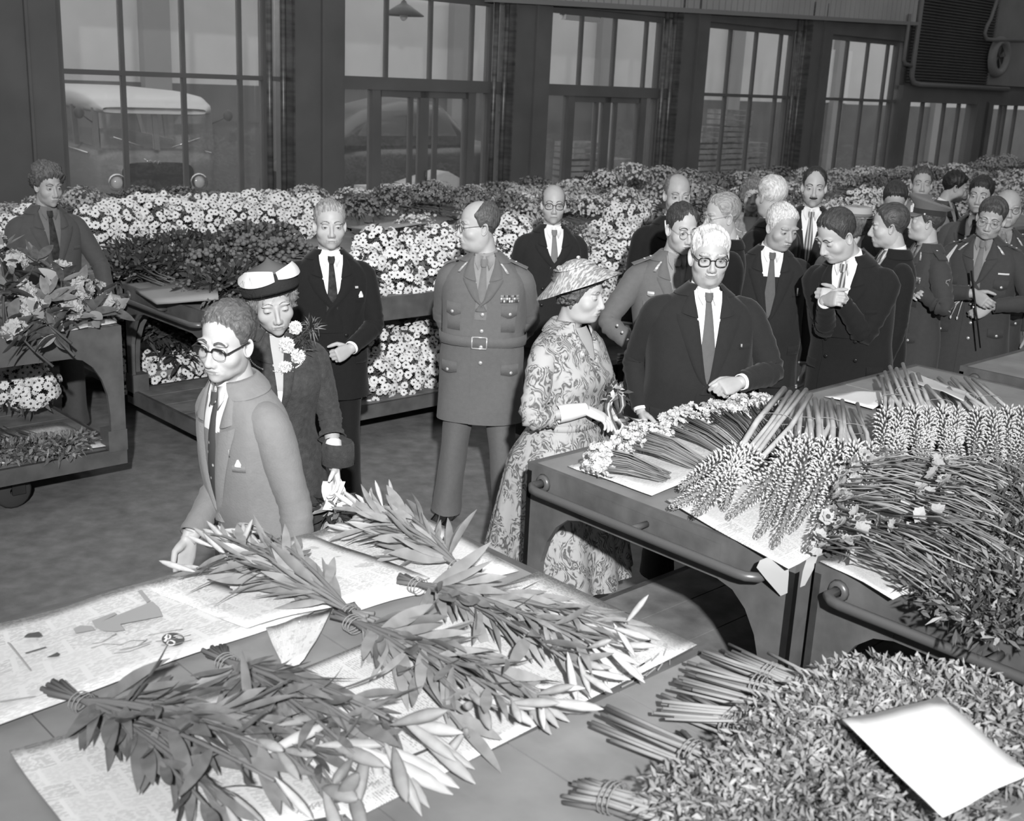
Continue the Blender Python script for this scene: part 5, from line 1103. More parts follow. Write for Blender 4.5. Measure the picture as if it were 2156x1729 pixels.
    def patch(s,name,m,a,z,wa,hz,off=.012,parent=None,th=.004,point=0.,peak=0.):
        """raised rectangular patch on the torso (flap, pocket square, badge, ribbon)"""
        A=np.linspace(a-wa/2,a+wa/2,6); rows=[]
        for k,zz in enumerate((z-hz/2,z-hz/2,z,z+hz/2,z+hz/2)):
            dz=-point*(1-np.abs(np.linspace(-1,1,6))) if k<2 else (peak*(1-np.abs(np.linspace(-1,1,6))) if k>2 else 0); rows.append(s.TB(zz+dz,A,off-(th if k in(0,4) else 0)))
        q=MB(); q.grid(np.array(rows)[:,::-1]); return s.ob(q,name,m,parent or s.jk)
    def button(s,z,a=0.,m=None,r=.0095,off=.014,parent=None):
        c=s.TB(z,a,off); nn=s.TB(z,a,off+.01)-c; R=frame(np.cross(nn,[1,.1,.2]),nn); q=MB(); q.lathe([(.001,.004),(r*.6,.004),(r,.0015),(r,-.003)],10,R=R); q.v=[tuple(np.array(v)+c) for v in q.v]; return s.ob(q,'button',m,parent or s.jk)
    def shirt_tie(s,tie,shirt=None,tiew=1.,vest=None,bow=False):
        shirt=shirt or SHIRT; Z=np.linspace(s.zb-.06,1.505,12); A=np.linspace(-1,1,13); rows=[s.TB(z,A*(float(s.a0(z))+.25),-.008) for z in Z]; q=MB(); q.grid(np.array(rows)); so_=s.ob(q,'shirt',shirt)
        ax=s.B(np.array([0,-.010,1.50])); up=s.HR@np.array([0,0,1.])*.5+np.array([0,0,.5]); up/=np.linalg.norm(up); q=MB(); nr=.0605*(.95+(s.build-1)*.5); q.tube([ax-up*.03+np.array([0,.004,0]),ax-up*.005,ax+up*.034+np.array([0,.008,0]),ax+up*.035+np.array([0,.008,0]),ax-up*.005],[nr*1.14,nr*1.08,nr*1.02,nr*.95,nr*.95],22,caps=False,flat=1.08)
        for sd in (-1,1):
            Pn=[s.TB(z_,sd*float(s.ang(z_,x_)),o_) for z_,x_,o_ in ((1.510,.005,.008),(1.520,.048,.005),(1.475,.046,.008),(1.440,.027,.010))]; q.add(Pn+[p+np.array([0,-.004,0]) for p in Pn],[(0,1,2,3) if sd<0 else (3,2,1,0),(0,3,7,4),(3,2,6,7)])
        s.ob(q,'shirt_collar',shirt,so_)
        if vest is not None:
            Z=np.linspace(.98,1.36,12); q=MB(); q.grid(np.array([s.TB(z,A*(float(s.a0(z))+.25),-.003)+np.array([0,0,0]) for z in Z])); 
            keep=[]; s.ob(q,'waistcoat',vest)
        if tie is not None:
            q=MB(); k=tiew; c=[(1.497,.017),(1.478,.019),(1.458,.013)]
            q.grid(np.array([[s.TB(z,float(s.ang(z,x*w_)),.012+.010*(1-x*x)) for x in np.linspace(-1,1,7)] for z,w_ in c][::-1]))
            Zt=np.linspace(s.zb-.05,1.462,10); q.grid(np.array([[s.TB(z,float(s.ang(z,x*(.012+.022*k*min(1,(1.462-z)/.24)))),.001+.005*(1-x*x)) for x in np.linspace(-1,1,7)] for z in Zt])); s.ob(q,'necktie',tie)
    def legs(s,m,stance=.115,turn=(8,8),shoes=True,fwd=(0,0),name='trousers'):
        q=MB(); s.feet=[]
        A=np.linspace(0,2*PI,30,endpoint=False); q.grid(np.array([s.B(s.T(z,A,-.012)) for z in (.8,.88,.96,1.04)])[:,::-1],cv=True)
        for sd,tn,fy in ((1,turn[0],fwd[0]),(-1,turn[1],fwd[1])):
            hp=np.array([sd*.088,-.005,.90]); an=np.array([sd*stance,fy-.01,.07]); kn=(hp*.48+an*.52)+np.array([0,.02,0]); t=np.linspace(0,1,18); pts=[]
            P=[hp,hp*.5+kn*.5,kn,kn*.5+an*.5,an]; pts=np.stack([np.interp(t,np.linspace(0,1,5),np.array(P)[:,k]) for k in range(3)],1); rr=np.interp(t,[0,.25,.5,.8,1],[.112,.101,.086,.088,.098]); n0=len(q.v)
            q.tube(pts,rr,20,caps=False,up=(0,1,0)); V=np.array(q.v[n0:]).reshape(18,20,3); aa=np.linspace(0,2*PI,20,endpoint=False)
            for i in range(18):
                c=pts[i]; dv=(V[i]-c); dv[:,0]*=.86; dv*= (1+.10*np.maximum(0,np.cos(aa-PI/2))**14)[:,None]; dv*=(1+.02*np.sin(aa*3+i*1.1)+ (.03*np.sin(i*2.2+aa) if i>14 else 0))[:,None]; V[i]=c+dv
            q.v[n0:]=[tuple(p) for p in V.reshape(-1,3)]
            if shoes:
                g=MB(); tr=rad(tn)*sd; c,n_=math.cos(-tr),math.sin(-tr); Rt=np.array([[c,-n_,0],[n_,c,0],[0,0,1]]); rows=[]
                for y,w_,h_ in ((-.085,.012,.05),(-.075,.032,.065),(-.03,.038,.085),(.02,.038,.09),(.07,.043,.075),(.12,.049,.058),(.165,.046,.047),(.195,.033,.038),(.208,.01,.026)):
                    a=np.linspace(0,2*PI,16,endpoint=False); rows.append([(w_*np.sign(math.cos(x))*abs(math.cos(x))**.7,y,h_*.5+.0+h_*.5*np.sign(math.sin(x))*abs(math.sin(x))**(.75 if math.sin(x)>0 else .35)) for x in a])
                g.grid(np.array(rows),cv=True); g.f.append(tuple(range(16))); g.m.append(0); g.box((0,-.05,.012),(.07,.07,.024))
                o=MB(); o.merge(g,Rt,np.array([sd*stance,fy,0])); s.ob(o,'shoe',SHOE)
            s.body.tube([hp,kn,an],[.08,.055,.04],10)
        s.ob(q,name,m)
# ---- cloths
GREYSUIT=cloth('mid_grey_suiting',.19); GREYSUIT2=cloth('dull_grey_suiting',.075); DARKSUIT=cloth('dark_suiting',.014); DARKSUIT2=cloth('charcoal_suiting',.022); BLACKROBE=cloth('black_robe',.010); KHAKI=cloth('khaki_serge',.13); KHAKID=cloth('dark_khaki_serge',.055); KHAKIS=cloth('khaki_shirt',.26)
TIES=[cloth('dark_patterned_tie',.035,.6),cloth('grey_tie',.11),cloth('pale_grey_tie',.2),cloth('khaki_tie',.17),ramp_mat('spotted_tie',[(0,.5),(.16,.45),(.2,.06),(1,.06)],lambda nt,tc:(lambda v:(nt.links.new(tc.outputs['Object'],v.inputs[0]),v.outputs[0])[1])(N(nt,'TexVoronoi',Scale=38.)),.8),ramp_mat('striped_tie',[(0,.08),(.45,.1),(.55,.4),(1,.42)],lambda nt,tc:(lambda v:(nt.links.new(tc.outputs['Object'],v.inputs[0]),v.outputs[1])[1])(N(nt,'TexWave',Scale=16.)),.8)]
BTND=mat('dark_button',.015,.3); HORN=mat('dark_horn_rim',.012,.25,spec=.6)
def ribbons(p,a,z,n=5,rows=3,wa=.32,h=.013):
    RM=[mat('ribbon_%s'%k,v,.8) for k,v in (('white',.6),('grey',.25),('dark',.05),('mid',.15))]; b=p.patch('ribbon_bar',RM[3],a,z,wa*n/3,h*rows+.004,.014); r=np.random.default_rng(int(abs(a*100)))
    for j in range(rows):
        for k in range(n*3): p.patch('ribbon',RM[int(r.integers(4))],a+(k-(n*3-1)/2)*wa*n/3/(n*3),z+(j-(rows-1)/2)*h,wa*n/3/(n*3)*.92,h*.85,.0165,p.jk,.002)
def epaulette(p,sd,m,pips=3):
    i=p.B(np.array([sd*.085,-.012,1.487])); o=p.B(np.array([sd*.215,-.012,1.432])); d=o-i; L=np.linalg.norm(d); R=frame(d,np.cross(d,[0,sd*1.,0])*-1 if False else [0,0,1]); q=MB()
    P=[(-.026,0,.012),(.026,0,.012),(.03,L,.014),(-.03,L,.014)]; q.prism([R@np.array(v)+i for v in P],R@np.array([0,0,.006])); e=p.ob(q,'epaulette',m,p.jk,False)
    for k in range(pips):
        q=MB(); q.ball(R@np.array([0,L*(.25+.25*k),.022])+i,(.008,.008,.004),8,4); p.ob(q,'pip',BRASS,p.jk)
def uniform(p,m,belt=True,btns=4,zb=1.22,tie=TIES[3],shirt=KHAKIS,hem=.62,rib=None,tabs=True,pips=2):
    j=p.jacket(m,zb=zb,hem=hem,amax=.5,lapel=.075,flare=.012,cut=0.); p.shirt_tie(tie,shirt)
    if belt:
        A=np.linspace(-PI,PI,40); q=MB(); q.grid(np.array([p.TB(z,A,o) for z,o in ((1.045,.006),(1.047,.014),(1.098,.014),(1.10,.006))])[:,::-1]); b=p.ob(q,'belt',m,j)
        q=MB()
        for a0,z0,a1,z1 in ((-.11,1.042,.11,1.042),(-.11,1.102,.11,1.102),(-.11,1.042,-.11,1.102),(.11,1.042,.11,1.102)): q.tube([p.TB(z0,a0,.02),p.TB(z1,a1,.02)],.0045,6)
        p.ob(q,'buckle',BRASS,b)
    for k in range(btns): p.button(zb-.02-k*(.085 if belt else .1),-.02,BRASS,.0105,.017)
    for sd in (1,-1):
        p.patch('pocket_flap',m,sd*.62,1.245,.46,.055,.013,point=.018); p.button(1.225,sd*.62,BRASS,.009,.02); p.patch('pocket',m,sd*.62,1.18,.42,.1,.008)
        p.patch('pocket_flap',m,sd*.72,.93,.55,.055,.015,point=.012); p.button(.912,sd*.72,BRASS,.009,.022)
        if tabs: p.patch('collar_tab',BRASS,sd*.62,1.452,.09,.05,.02)
        epaulette(p,sd,m,pips)
    if rib: ribbons(p,-.62,1.305,rib,3 if rib>3 else 1)
HANG=dict(curl=(.5,.55,.6,.65),thumb=.35)
def hang(p,sd,m,fy=.03,x=.25,z=.83,**k): return p.arm(sd,(sd*x*(1+(p.build-1)*.9),fy,z),(sd*.25,-.9,0),m=m,**{**HANG,**k})
def suit(p,m,tie,zb=1.12,shirt=None,trs=None,double=False,btn=2,square=False,pin=False,vest=None,bm=None,hem=.70,stance=.115,fwd=(0,0),lap=.085,amax=.6):
    p.jacket(m,zb=zb,hem=hem,double=double,lapel=lap,amax=amax); p.shirt_tie(tie,shirt,vest=vest)
    for k in range(btn):
        if double:
            for a in (.28,-.28): p.button(zb-.02-k*.11,a,bm or BTND,.011,.016)
        else: p.button(zb-.02-k*.11,-.02,bm or BTND,.0105,.015)
    if square: p.patch('pocket_square',SHIRT,-.66,1.282,.15,.012,.017,peak=.028)
    p.patch('breast_pocket',m,-.66,1.262,.3,.022,.012)
    for sd in (1,-1): p.patch('pocket_flap',m,sd*.8,.93,.5,.05,.012)
    if pin: p.patch('lapel_pin',BRASS,-.52,1.34,.05,.012,.024)
    p.legs(trs or m,stance=stance,fwd=fwd)
# ================================ 1 the man with half rimmed glasses, front left
p=Person(484,634,1.665,'older man with browline glasses in a mid grey suit standing at the foreground cart',face=-60,look=-34,pitch=8,roll=-4,lean=11,belly=.03,head=Head(wide=1.0,jaw=.98,nose=1.2,nosel=1.06,age=1.,cheek=1.1),detail=2,skin=mat('skin_weathered',.42,.5,var=.08,vscale=30,bump=.08,bscale=200),hs=1.05)
p.make_head('back',.10,tone if False else .07,hairth=1.25,blids=.5,gaze=(-8,12),bth=1.2,part=.0,hseed=4); p.glasses('browline',HORN,.0022)
suit(p,GREYSUIT,TIES[4],zb=1.02,btn=0,hem=.66,vest=GREYSUIT,lap=.08); p.patch('pocket_square',SHIRT,-.66,1.275,.13,.008,.017,peak=.022); p.patch('lapel_pin',BRASS,-.5,1.32,.02,.022,.022)
for z in (1.0,.89,.78): p.button(z,.10,BTND,.013,.014)
p.arm(1,p.at(398,1135,.08),(.4,-1,-.1),m=GREYSUIT,curl=(.7,.75,.8,.8),thumb=.5,palm=(-.6,-.2,.6),dirv=(-.1,.35,-.9),cuff=False); hang(p,-1,GREYSUIT,.02,.27,.80)
p.finish()
# ================================ 2 woman in the dark feathered hat
p=Person(566,566,1.60,'woman in dark coat with carnations and a white feathered dark hat',face=6,look=10,pitch=13,roll=8,woman=True,build=1.08,head=Head(wide=1.02,jaw=.96,fem=1,nose=.95,nosel=1.05,age=.5,cheek=1.05,long=1.0),detail=2,skin=SKINP,hs=1.13)
p.make_head('bob',.22,.16,blids=.9,gaze=(5,12),lips=LIPD,bth=.5,lift=.003,hairth=.8,hatted=True)
COAT=cloth('dark_boucle_coat',.05,.3,.5); p.jacket(COAT,zb=1.12,hem=.42,amax=.3,flare=.07,lapel=.06,name='coat'); s_=MB(); Z=np.linspace(1.05,1.5,10); s_.grid(np.array([p.TB(z,np.linspace(-1,1,11)*(float(p.a0(z))+.15),-.008) for z in Z])); p.ob(s_,'blouse',[SKINP,SHIRT]); 
q=MB(); q.grid(np.array([p.TB(z,np.linspace(-1,1,9)*(float(p.a0(z))+.1),-.004) for z in np.linspace(1.05,1.27,7)])); p.ob(q,'lace_front',SHIRT)
q=MB()
for t in np.linspace(-1,1,46): q.ball(p.TB(1.485-.13*(1-t*t)**.5 if abs(t)<1 else 1.485,t*.75*(1-.1*(1-t*t)),.006),(.0042,)*3,6,4)
p.ob(q,'pearl_necklace',mat('pearl',.7,.25,spec=.6))
WGL=mat('white_glove_kid',.64,.7)
p.arm(-1,p.at(706,985,.02),(-.3,-.9,0),m=COAT,glove=WGL,short=.13,end=.066,cuff=False,curl=(.4,.45,.5,.5),r=1.15); p.arm(1,(.2,.1,.85),(.5,-.8,0),m=COAT,glove=WGL,short=.1,end=.06,cuff=False,r=1.1)
q=MB(); e_=p.at(712,962,.02); f_=np.array([0,.02,-1]); q.tube([e_+[0,0,.075],e_+[0,0,.06],e_-[0,0,.03],e_-[0,0,.035]],[.066,.074,.077,.066],20,caps=False); p.ob(q,'coat_cuff',COAT)
p.legs(mat('nylon_stocking',.25,.5),stance=.08,name='stockings')
CARN=[]
def carn_mesh(seed):
    r=np.random.default_rng(seed); q=MB()
    for k in range(46):
        v=r.normal(size=3); v/=np.linalg.norm(v); v[2]=abs(v[2])-.1; rosette(q,v*.022,v+r.normal(size=3)*.2,.021,4,0,r,.6)
    return q.mesh('carnation',mat('white_carnation',.62,.75))
CM=carn_mesh(3)
for px,py,sc_ in ((622,690,.72),(604,727,.85),(627,750,.78),(602,775,.8)):
    c=p.at(px,py,.13)*p.S; link('carnation',CM,p.root,c,mrot(frame([0,.3,1],[0,1,.25])),sc_)
for px,py in ((655,688),(630,712),(640,735)):
    c=p.at(px,py,.11)*p.S; link('asparagus_fern',tuft('asparagus_fern',60,(.03,.02,.03),.05,.0025,LEAFD if py>700 else LEAFM,px),p.root,c,kind='stuff')
# hat
FELT=mat('dark_felt',.025,.95,bump=.3,bscale=150); FELTG=mat('grey_felt',.10,.95); FEATH=mat('white_feather',.74,.8,bump=.2,bscale=60)
def hatpt(a,z,r_): return p.X(np.array([math.sin(a)*r_[0],math.cos(a)*r_[1]-.018,z+.020]))
A=np.linspace(0,2*PI,40,endpoint=False)
q=MB(); q.grid(np.array([[hatpt(a,z-.022*math.cos(a)*0+.03*math.cos(a-.0),(r1,r2)) for a in A] for z,r1,r2 in ((.055,.088,.112),(.085,.090,.113),(.115,.075,.096),(.130,.045,.06),(.134,.004,.004))]),cv=True); hat=p.ob(q,'hat',FELTG)
q=MB(); q.grid(np.array([[hatpt(a,z+.034*math.cos(a)-.012*math.sin(a)*1.0+.012*abs(math.cos(a/2))**6,(r1,r2)) for a in A] for z,r1,r2 in ((.056,.088,.112),(.030,.100,.126),(.014,.110,.138),(.03,.114,.142),(.07,.109,.136),(.095,.100,.125))]),cv=True); p.ob(q,'hat_brim',FELT,hat)
for a0,a1,w_ in ((-2.0,-.12,.024),(.0,1.9,.030)):
    rows=[]
    for t in np.linspace(0,1,18):
        a=a0+(a1-a0)*t; wd=w_*math.sin(PI*(.12+.8*t))**.7; c0=.100+.034*math.cos(a)-.012*math.sin(a)
        rows.append([hatpt(a,c0+v*wd,(.107-.014*v+.005*(1-v*v),.134-.014*v+.005*(1-v*v))) for v in (-1,-.4,.3,1)])
    q=MB(); q.grid(np.array(rows)); p.ob(q,'feather_band',FEATH,hat)
q=MB(); rv=np.random.default_rng(5)
for k in range(14):
    a=rv.uniform(-.4,1.9); b=a+rv.uniform(-.5,.6); q.tube([hatpt(a,.10,(.115,.14)),hatpt((a+b)/2,.05+rv.uniform(-.03,.1),(.122+.02*rv.random(),.15)),hatpt(b,rv.uniform(-.01,.06),(.112,.14))],.0004,3)
p.ob(q,'veil',mat('veil_thread',.04,.8),kind='stuff')
p.finish(LIPD)
# posy in the gloved hand
pos=p.loc+p.RZ@(p.at(706,1030,.02)*p.S); b=thing('posy','small ribboned posy held low in the white glove behind the grey suited man','flowers',pos)
q=MB(); q.tube([(0,0,.06),(0,0,-.05)],[.012,.03],8); q.obj('wrapping',mat('pale_wrapping',.6,.7),b); link('foliage',tuft('foliage',90,(.06,.06,.07),.08,.012,[LEAFD,LEAFL],8,probs=[.6,.4]),b,loc=(0,0,-.08),kind='stuff')
for k in range(3):
    q=MB(); q.grid(np.array([[(x*.02+.03*math.sin(k*2+t*2),-.03+.03*math.cos(k*2+t),-.12*t+.05) for x in (-1,1)] for t in np.linspace(0,1,6)])); q.obj('ribbon_tail',mat('white_ribbon',.7,.5),b)
# ================================ 3 man in dark pinstripe with pocket square
p=Person(695,420,1.715,'grey haired man in a dark suit with white pocket square, fist at waist',face=8,look=6,pitch=2,build=1.06,head=Head(wide=1.03,jaw=1.05,nose=1.05,age=.6),detail=2,hs=1.06)
p.make_head('short',.30,.16,blids=.35,part=.35,hseed=3); suit(p,DARKSUIT,TIES[0],zb=1.09,btn=2,square=True,double=True); p.patch('lapel_pin',mat('order_ribbon',.45,.6),-.5,1.335,.09,.012,.024)
p.arm(-1,p.at(737,735,.14),(-.75,-.6,-.1),m=DARKSUIT,dirv=(.75,.45,-.25),palm=(0,-1,-.1),curl=(1.25,1.3,1.3,1.3),thumb=.8); hang(p,1,DARKSUIT); p.finish()
# ================================ 4 the peering officer
p=Person(1012,420,1.76,'balding officer in khaki uniform with medal ribbons and glasses, head turned in profile',face=-6,look=-72,pitch=4,build=1.05,belly=.03,head=Head(wide=1.06,jaw=1.1,jowl=1.1,nose=1.0,age=.4,cheek=1.1),detail=2,hs=1.06)
p.make_head('crown',.09,.14,blids=.3,hairth=1.3); p.glasses('round',HORN,.0013); uniform(p,KHAKI,True,4,1.24,rib=5,pips=2); p.legs(KHAKI,stance=.17,turn=(14,14))
for sd in (1,-1): p.arm(sd,(sd*.09,-.21,.93),(sd*1,-.35,0),m=KHAKI,cuff=False)
p.finish()
# ================================ 5 bald man with glasses
p=Person(1168,387,1.72,'bald man with dark rimmed glasses and pale tie standing by the flower rows',face=12,look=4,pitch=0,head=Head(wide=.98,long=1.03,nose=1.0,age=.4),detail=1,hs=1.03)
p.make_head('bald',.10,.09,blids=.2); p.glasses('square',HORN,.0017); suit(p,DARKSUIT2,TIES[2],zb=1.13,double=True); hang(p,1,DARKSUIT2,-.05); hang(p,-1,DARKSUIT2); p.finish()
# ================================ 6 the woman in the patterned dress
def dresspat(nt,tc):
    mp=N(nt,'Mapping'); mp.inputs['Scale'].default_value=(1,1,.8); nt.links.new(tc.outputs['Object'],mp.inputs[0]); n1=N(nt,'TexNoise',Scale=13.,Detail=1.); nt.links.new(mp.outputs[0],n1.inputs[0])
    ad=N(nt,'VectorMath',operation='MULTIPLY_ADD'); ad.inputs[1].default_value=(.15,.15,.15); nt.links.new(n1.outputs[1],ad.inputs[0]); nt.links.new(mp.outputs[0],ad.inputs[2])
    wv=N(nt,'TexWave',Scale=21.,Distortion=7.); wv.inputs['Detail'].default_value=1.5; wv.inputs['Detail Scale'].default_value=2.2; nt.links.new(ad.outputs[0],wv.inputs[0])
    vo=N(nt,'TexVoronoi',Scale=19.); nt.links.new(ad.outputs[0],vo.inputs[0]); mr=N(nt,'MapRange'); mr.inputs[1].default_value=.75; mr.inputs[2].default_value=.25; nt.links.new(vo.outputs[0],mr.inputs[0])
    m=N(nt,'Math',operation='MULTIPLY'); nt.links.new(wv.outputs[1],m.inputs[0]); nt.links.new(mr.outputs[0],m.inputs[1]); return m.outputs[0]
DRESS=ramp_mat('patterned_dress_silk',[(0,.38),(.17,.34),(.3,.21),(.52,.09),(.8,.13),(1,.25)],dresspat,.75,.2)
p=Person(1222,553,1.645,'woman in a patterned dress and matching conical hat with white gloves at the cart corner',face=58,look=66,pitch=7,woman=True,build=1.16,belly=.015,head=Head(wide=1.02,jaw=1.0,fem=1,jowl=.9,nose=.98,nosel=1.0,age=.2,cheek=1.05),detail=2,skin=SKINP,hs=1.05)
p.make_head('bob',.09,.12,blids=.9,gaze=(5,12),lips=LIPD,bth=.45,hairth=.95,hseed=9,hatted=True)
p.jacket(DRESS,zb=1.33,hem=1.03,amax=.5,lapel=.035,collar=True,name='dress_bodice'); q=MB(); q.grid(np.array([p.TB(z,np.linspace(-1,1,11)*(float(p.a0(z))+.1),-.006) for z in np.linspace(1.28,1.5,8)])); p.ob(q,'neckline',SKINP)
A=np.linspace(0,2*PI,90,endpoint=False); rows=[]
for z in np.linspace(1.06,.29,20):
    t=(1.06-z)/.77; P=p.T(max(z,.86),A,.004+.13*t**1.15+.04*sst(0,.25,t)); P[:,2]=z; rad_=np.linalg.norm(P[:,:2],axis=1,keepdims=True); fold=(.022*t*np.sin(A*11+1.5*np.sin(A*2+1)))[:,None]; P[:,:2]*=(1+fold/rad_*1.0); rows.append(p.B(P) if z>.9 else P)
q=MB(); q.grid(np.array(rows),cv=True); inn=np.array(rows[-1])*np.array([.97,.97,1]); q.grid(np.array([rows[-1],inn,inn+np.array([0,0,.05])]),cv=True); p.ob(q,'dress_skirt',DRESS)
q=MB(); A2=np.linspace(-PI,PI,40); q.grid(np.array([p.TB(z,A2,o) for z,o in ((1.045,.004),(1.047,.010),(1.075,.010),(1.077,.003))])[:,::-1]); p.ob(q,'dress_belt',DRESS)
p.arm(1,p.at(1232,862,.16),(.8,-.55,-.2),m=DRESS,glove=WGL,short=.14,end=.06,cuff=False,dirv=(-.45,.7,-.35),palm=(0,-.3,-1),curl=(.35,.4,.5,.55),thumb=.5,r=1.12); p.arm(-1,p.at(1300,880,-.02),(-.8,-.4,-.3),m=DRESS,glove=WGL,short=.14,end=.058,cuff=False,dirv=(.5,.8,-.2),palm=(.5,-.5,-.6),curl=(.7,.7,.75,.8),thumb=.5,r=1.1)
p.legs(mat('nylon_stocking',.25),stance=.08,name='stockings')
# conical hat with peaked points
HATM=ramp_mat('patterned_hat_straw',[(0,.52),(.42,.50),(.58,.20),(.72,.32),(1,.52)],lambda nt,tc:(lambda mp,n:(mp.inputs['Scale'].__setattr__('default_value',(1,3.5,1)),nt.links.new(tc.outputs['Object'],mp.inputs[0]),nt.links.new(mp.outputs[0],n.inputs[0]),n.outputs[0])[3])(N(nt,'Mapping'),N(nt,'TexNoise',Scale=34.,Detail=2.)),.8)
HATL=mat('pale_hat_lining',.66,.8)
def hp2(a,r_,z):
    y=math.cos(a)*r_; z=z-.014; c,n=math.cos(.42),math.sin(.42); return p.X(np.array([math.sin(a)*r_,-.03+c*y-n*(z-.05),.05+n*y+c*(z-.05)]))
A=np.linspace(0,2*PI,48,endpoint=False); rows=[]
for k,(r_,z) in enumerate(((.003,.152),(.03,.150),(.058,.139),(.080,.120),(.097,.100),(.118,.083),(.145,.063),(.17,.046))):
    rows.append([hp2(a,r_*(1+(.16 if k>4 else 0)*(k-4)/3*abs(math.cos(a))**3),z-.030*max(0,-math.cos(a))*(r_/.19)**2+.012*max(0,math.cos(a))*(r_/.19)**1.5-.02*abs(math.sin(a))*(r_/.19)**2) for a in A])
q=MB(); q.grid(np.array(rows)[:,::-1],0,cv=True); rows2=[[np.array(v)+p.HR@np.array([0,0,-.004]) for v in r_] for r_ in rows[4:]]; q.grid(np.array(rows2),1,cv=True)
q.grid(np.array([rows[-1],rows2[-1]]),0,cv=True); hat=p.ob(q,'hat',[HATM,HATL])
q=MB(); q.tube([hp2(a,.088,.119+.004*math.sin(a*3)) for a in np.linspace(0,2*PI,40)],.006,6,caps=False); p.ob(q,'hat_band',HATM,hat)
q=MB(); q.ball(hp2(1.9,.09,.13),(.015,.015,.012)); q.ball(hp2(.2,.03,.155),(.01,.01,.008)); p.ob(q,'hat_knot',HATM,hat)
for sx in (1,-1):
    q=MB(); c=p.h.surf(np.array([sx,-.1,-.3])); q.ball(p.X(c+np.array([sx*.008,0,-.012])),(.006,)*3,8,6); q.ball(p.X(c+np.array([sx*.008,0,-.027])),(.007,.007,.011),8,6,1); p.ob(q,'earring',[mat('pearl',.7),mat('dark_drop_stone',.12,.1,spec=.9)])
q=MB(); q.ball(p.TB(1.40,.33,.02),(.016,.008,.02),10,8); q.ball(p.TB(1.40,.33,.03),(.008,.006,.01),8,6); p.ob(q,'brooch',BRASS)
p.finish(LIPD); QUEEN=p
# ribboned posy in her hands
RIB=ramp_mat('striped_ribbon_silk',[(0,.13),(.34,.16),(.36,.7),(.64,.7),(.66,.13),(1,.16)],lambda nt,tc:(lambda sx:(nt.links.new(tc.outputs['UV'],sx.inputs[0]),sx.outputs[0])[1])(N(nt,'SeparateXYZ')),.45)
pos=p.loc+p.RZ@(p.at(1300,865,.06)*p.S); b=thing('posy','ribbon tied posy held in both white gloves above the cart corner','flowers',pos,HALL)
def ribbon(pts,wd,nm):
    pts=np.array(pts); q=MB(); rows=[]
    for i,pt in enumerate(pts):
        t=pts[min(i+1,len(pts)-1)]-pts[max(i-1,0)]; sdv=np.cross(t,[.2,-.9,.3]); sdv/=np.linalg.norm(sdv); rows.append([pt+sdv*wd*(2*u-1) for u in np.linspace(0,1,7)])
    q.grid(np.array(rows)); me=q.mesh(nm,RIB); uv=me.uv_layers.new(name='UVMap')
    for lp in me.loops: uv.data[lp.index].uv=((lp.vertex_index%7)/6,(lp.vertex_index//7)/len(pts))
    return link(nm,me,b)
def lw(px,py,tow=.06): # posy-local point
    v=(QUEEN.loc+QUEEN.RZ@(QUEEN.at(px,py,tow)*QUEEN.S))-np.array(pos); c,n=math.cos(-HALL),math.sin(-HALL); return np.array([c*v[0]-n*v[1],n*v[0]+c*v[1],v[2]])
ribbon([lw(1284,840),lw(1280,862,.1),lw(1285,885,.1),lw(1296,908,.1),lw(1306,930,.09)],.026,'ribbon_tail')
ribbon([lw(1290,835),lw(1300,828,.1),lw(1310,835,.1),lw(1312,855,.1),lw(1305,870,.08)],.024,'ribbon_loop')
ribbon([lw(1308,880),lw(1325,878,.1),lw(1345,885,.12),lw(1358,900,.12),lw(1350,912,.1)],.024,'ribbon_loop')
ribbon([lw(1306,885),lw(1318,885,.12),lw(1330,895,.13),lw(1330,915,.12)],.024,'ribbon_loop')
q=MB(); q.tube([lw(1295,830),lw(1308,880)],[.018,.012],8); q.obj('stems',LEAFD,b); link('foliage',tuft('foliage',60,(.05,.05,.05),.05,.009,[LEAFD,BL[1]],14,probs=[.6,.4]),b,loc=lw(1290,830),kind='stuff')
# ================================ 7 the tall officer with round glasses
p=Person(1440,426,1.78,'slim officer with round wire glasses in khaki uniform, gloves in hand, behind the speaker',face=14,look=26,pitch=10,head=Head(wide=.97,long=1.02,nose=1.05,age=.3,jaw=.95),detail=2,hs=1.03)
p.make_head('high',.045,.06,blids=.25,gaze=(10,5),hairth=1.1,part=.3); p.glasses('round',GOLD,.0011); uniform(p,KHAKI,False,4,1.2,rib=None,pips=2); p.patch('wings_badge',BRASS,.6,1.315,.2,.02,.017,point=.008); p.patch('wings_badge',BRASS,-.6,1.315,.2,.02,.017,point=.008); p.legs(KHAKI)
p.arm(1,p.at(1346,742,.16),(.8,-.5,0),m=KHAKI,cuff=False,dirv=(-.45,.6,-.6),palm=(-.5,-.6,0),curl=(.7,.8,.85,.9),thumb=.4); p.arm(-1,p.at(1365,745,.14),(-.8,-.5,0),m=KHAKI,cuff=False,curl=(.7,.7,.8,.8))
GLV=mat('dark_leather_glove',.03,.35,spec=.5)
gl_o=MB(); gp=p.at(1333,748,.22)
for k in range(4): gl_o.tube([gp+[.0,.01,.012*k-.02],gp+[.04,.02,.012*k-.03],gp+[.085,.01,.016*k-.045]],[.012,.011,.008],6)
gl_o.ball(gp,(.03,.02,.03)); gl_o.v=[tuple(p.loc+p.RZ@(np.array(v)*p.S)) for v in gl_o.v]; gl_o=gl_o.obj('gloves',GLV); tag(gl_o,'pair of dark leather gloves held by the slim officer with round glasses','gloves')
for z in (.0,.09,.17): 
    q=MB(); c=p.at(1322-z*130,716-z*180,.2); q.ball(c,(.008,)*3,8,6); p.ob(q,'sleeve_button',BRASS)
p.finish()
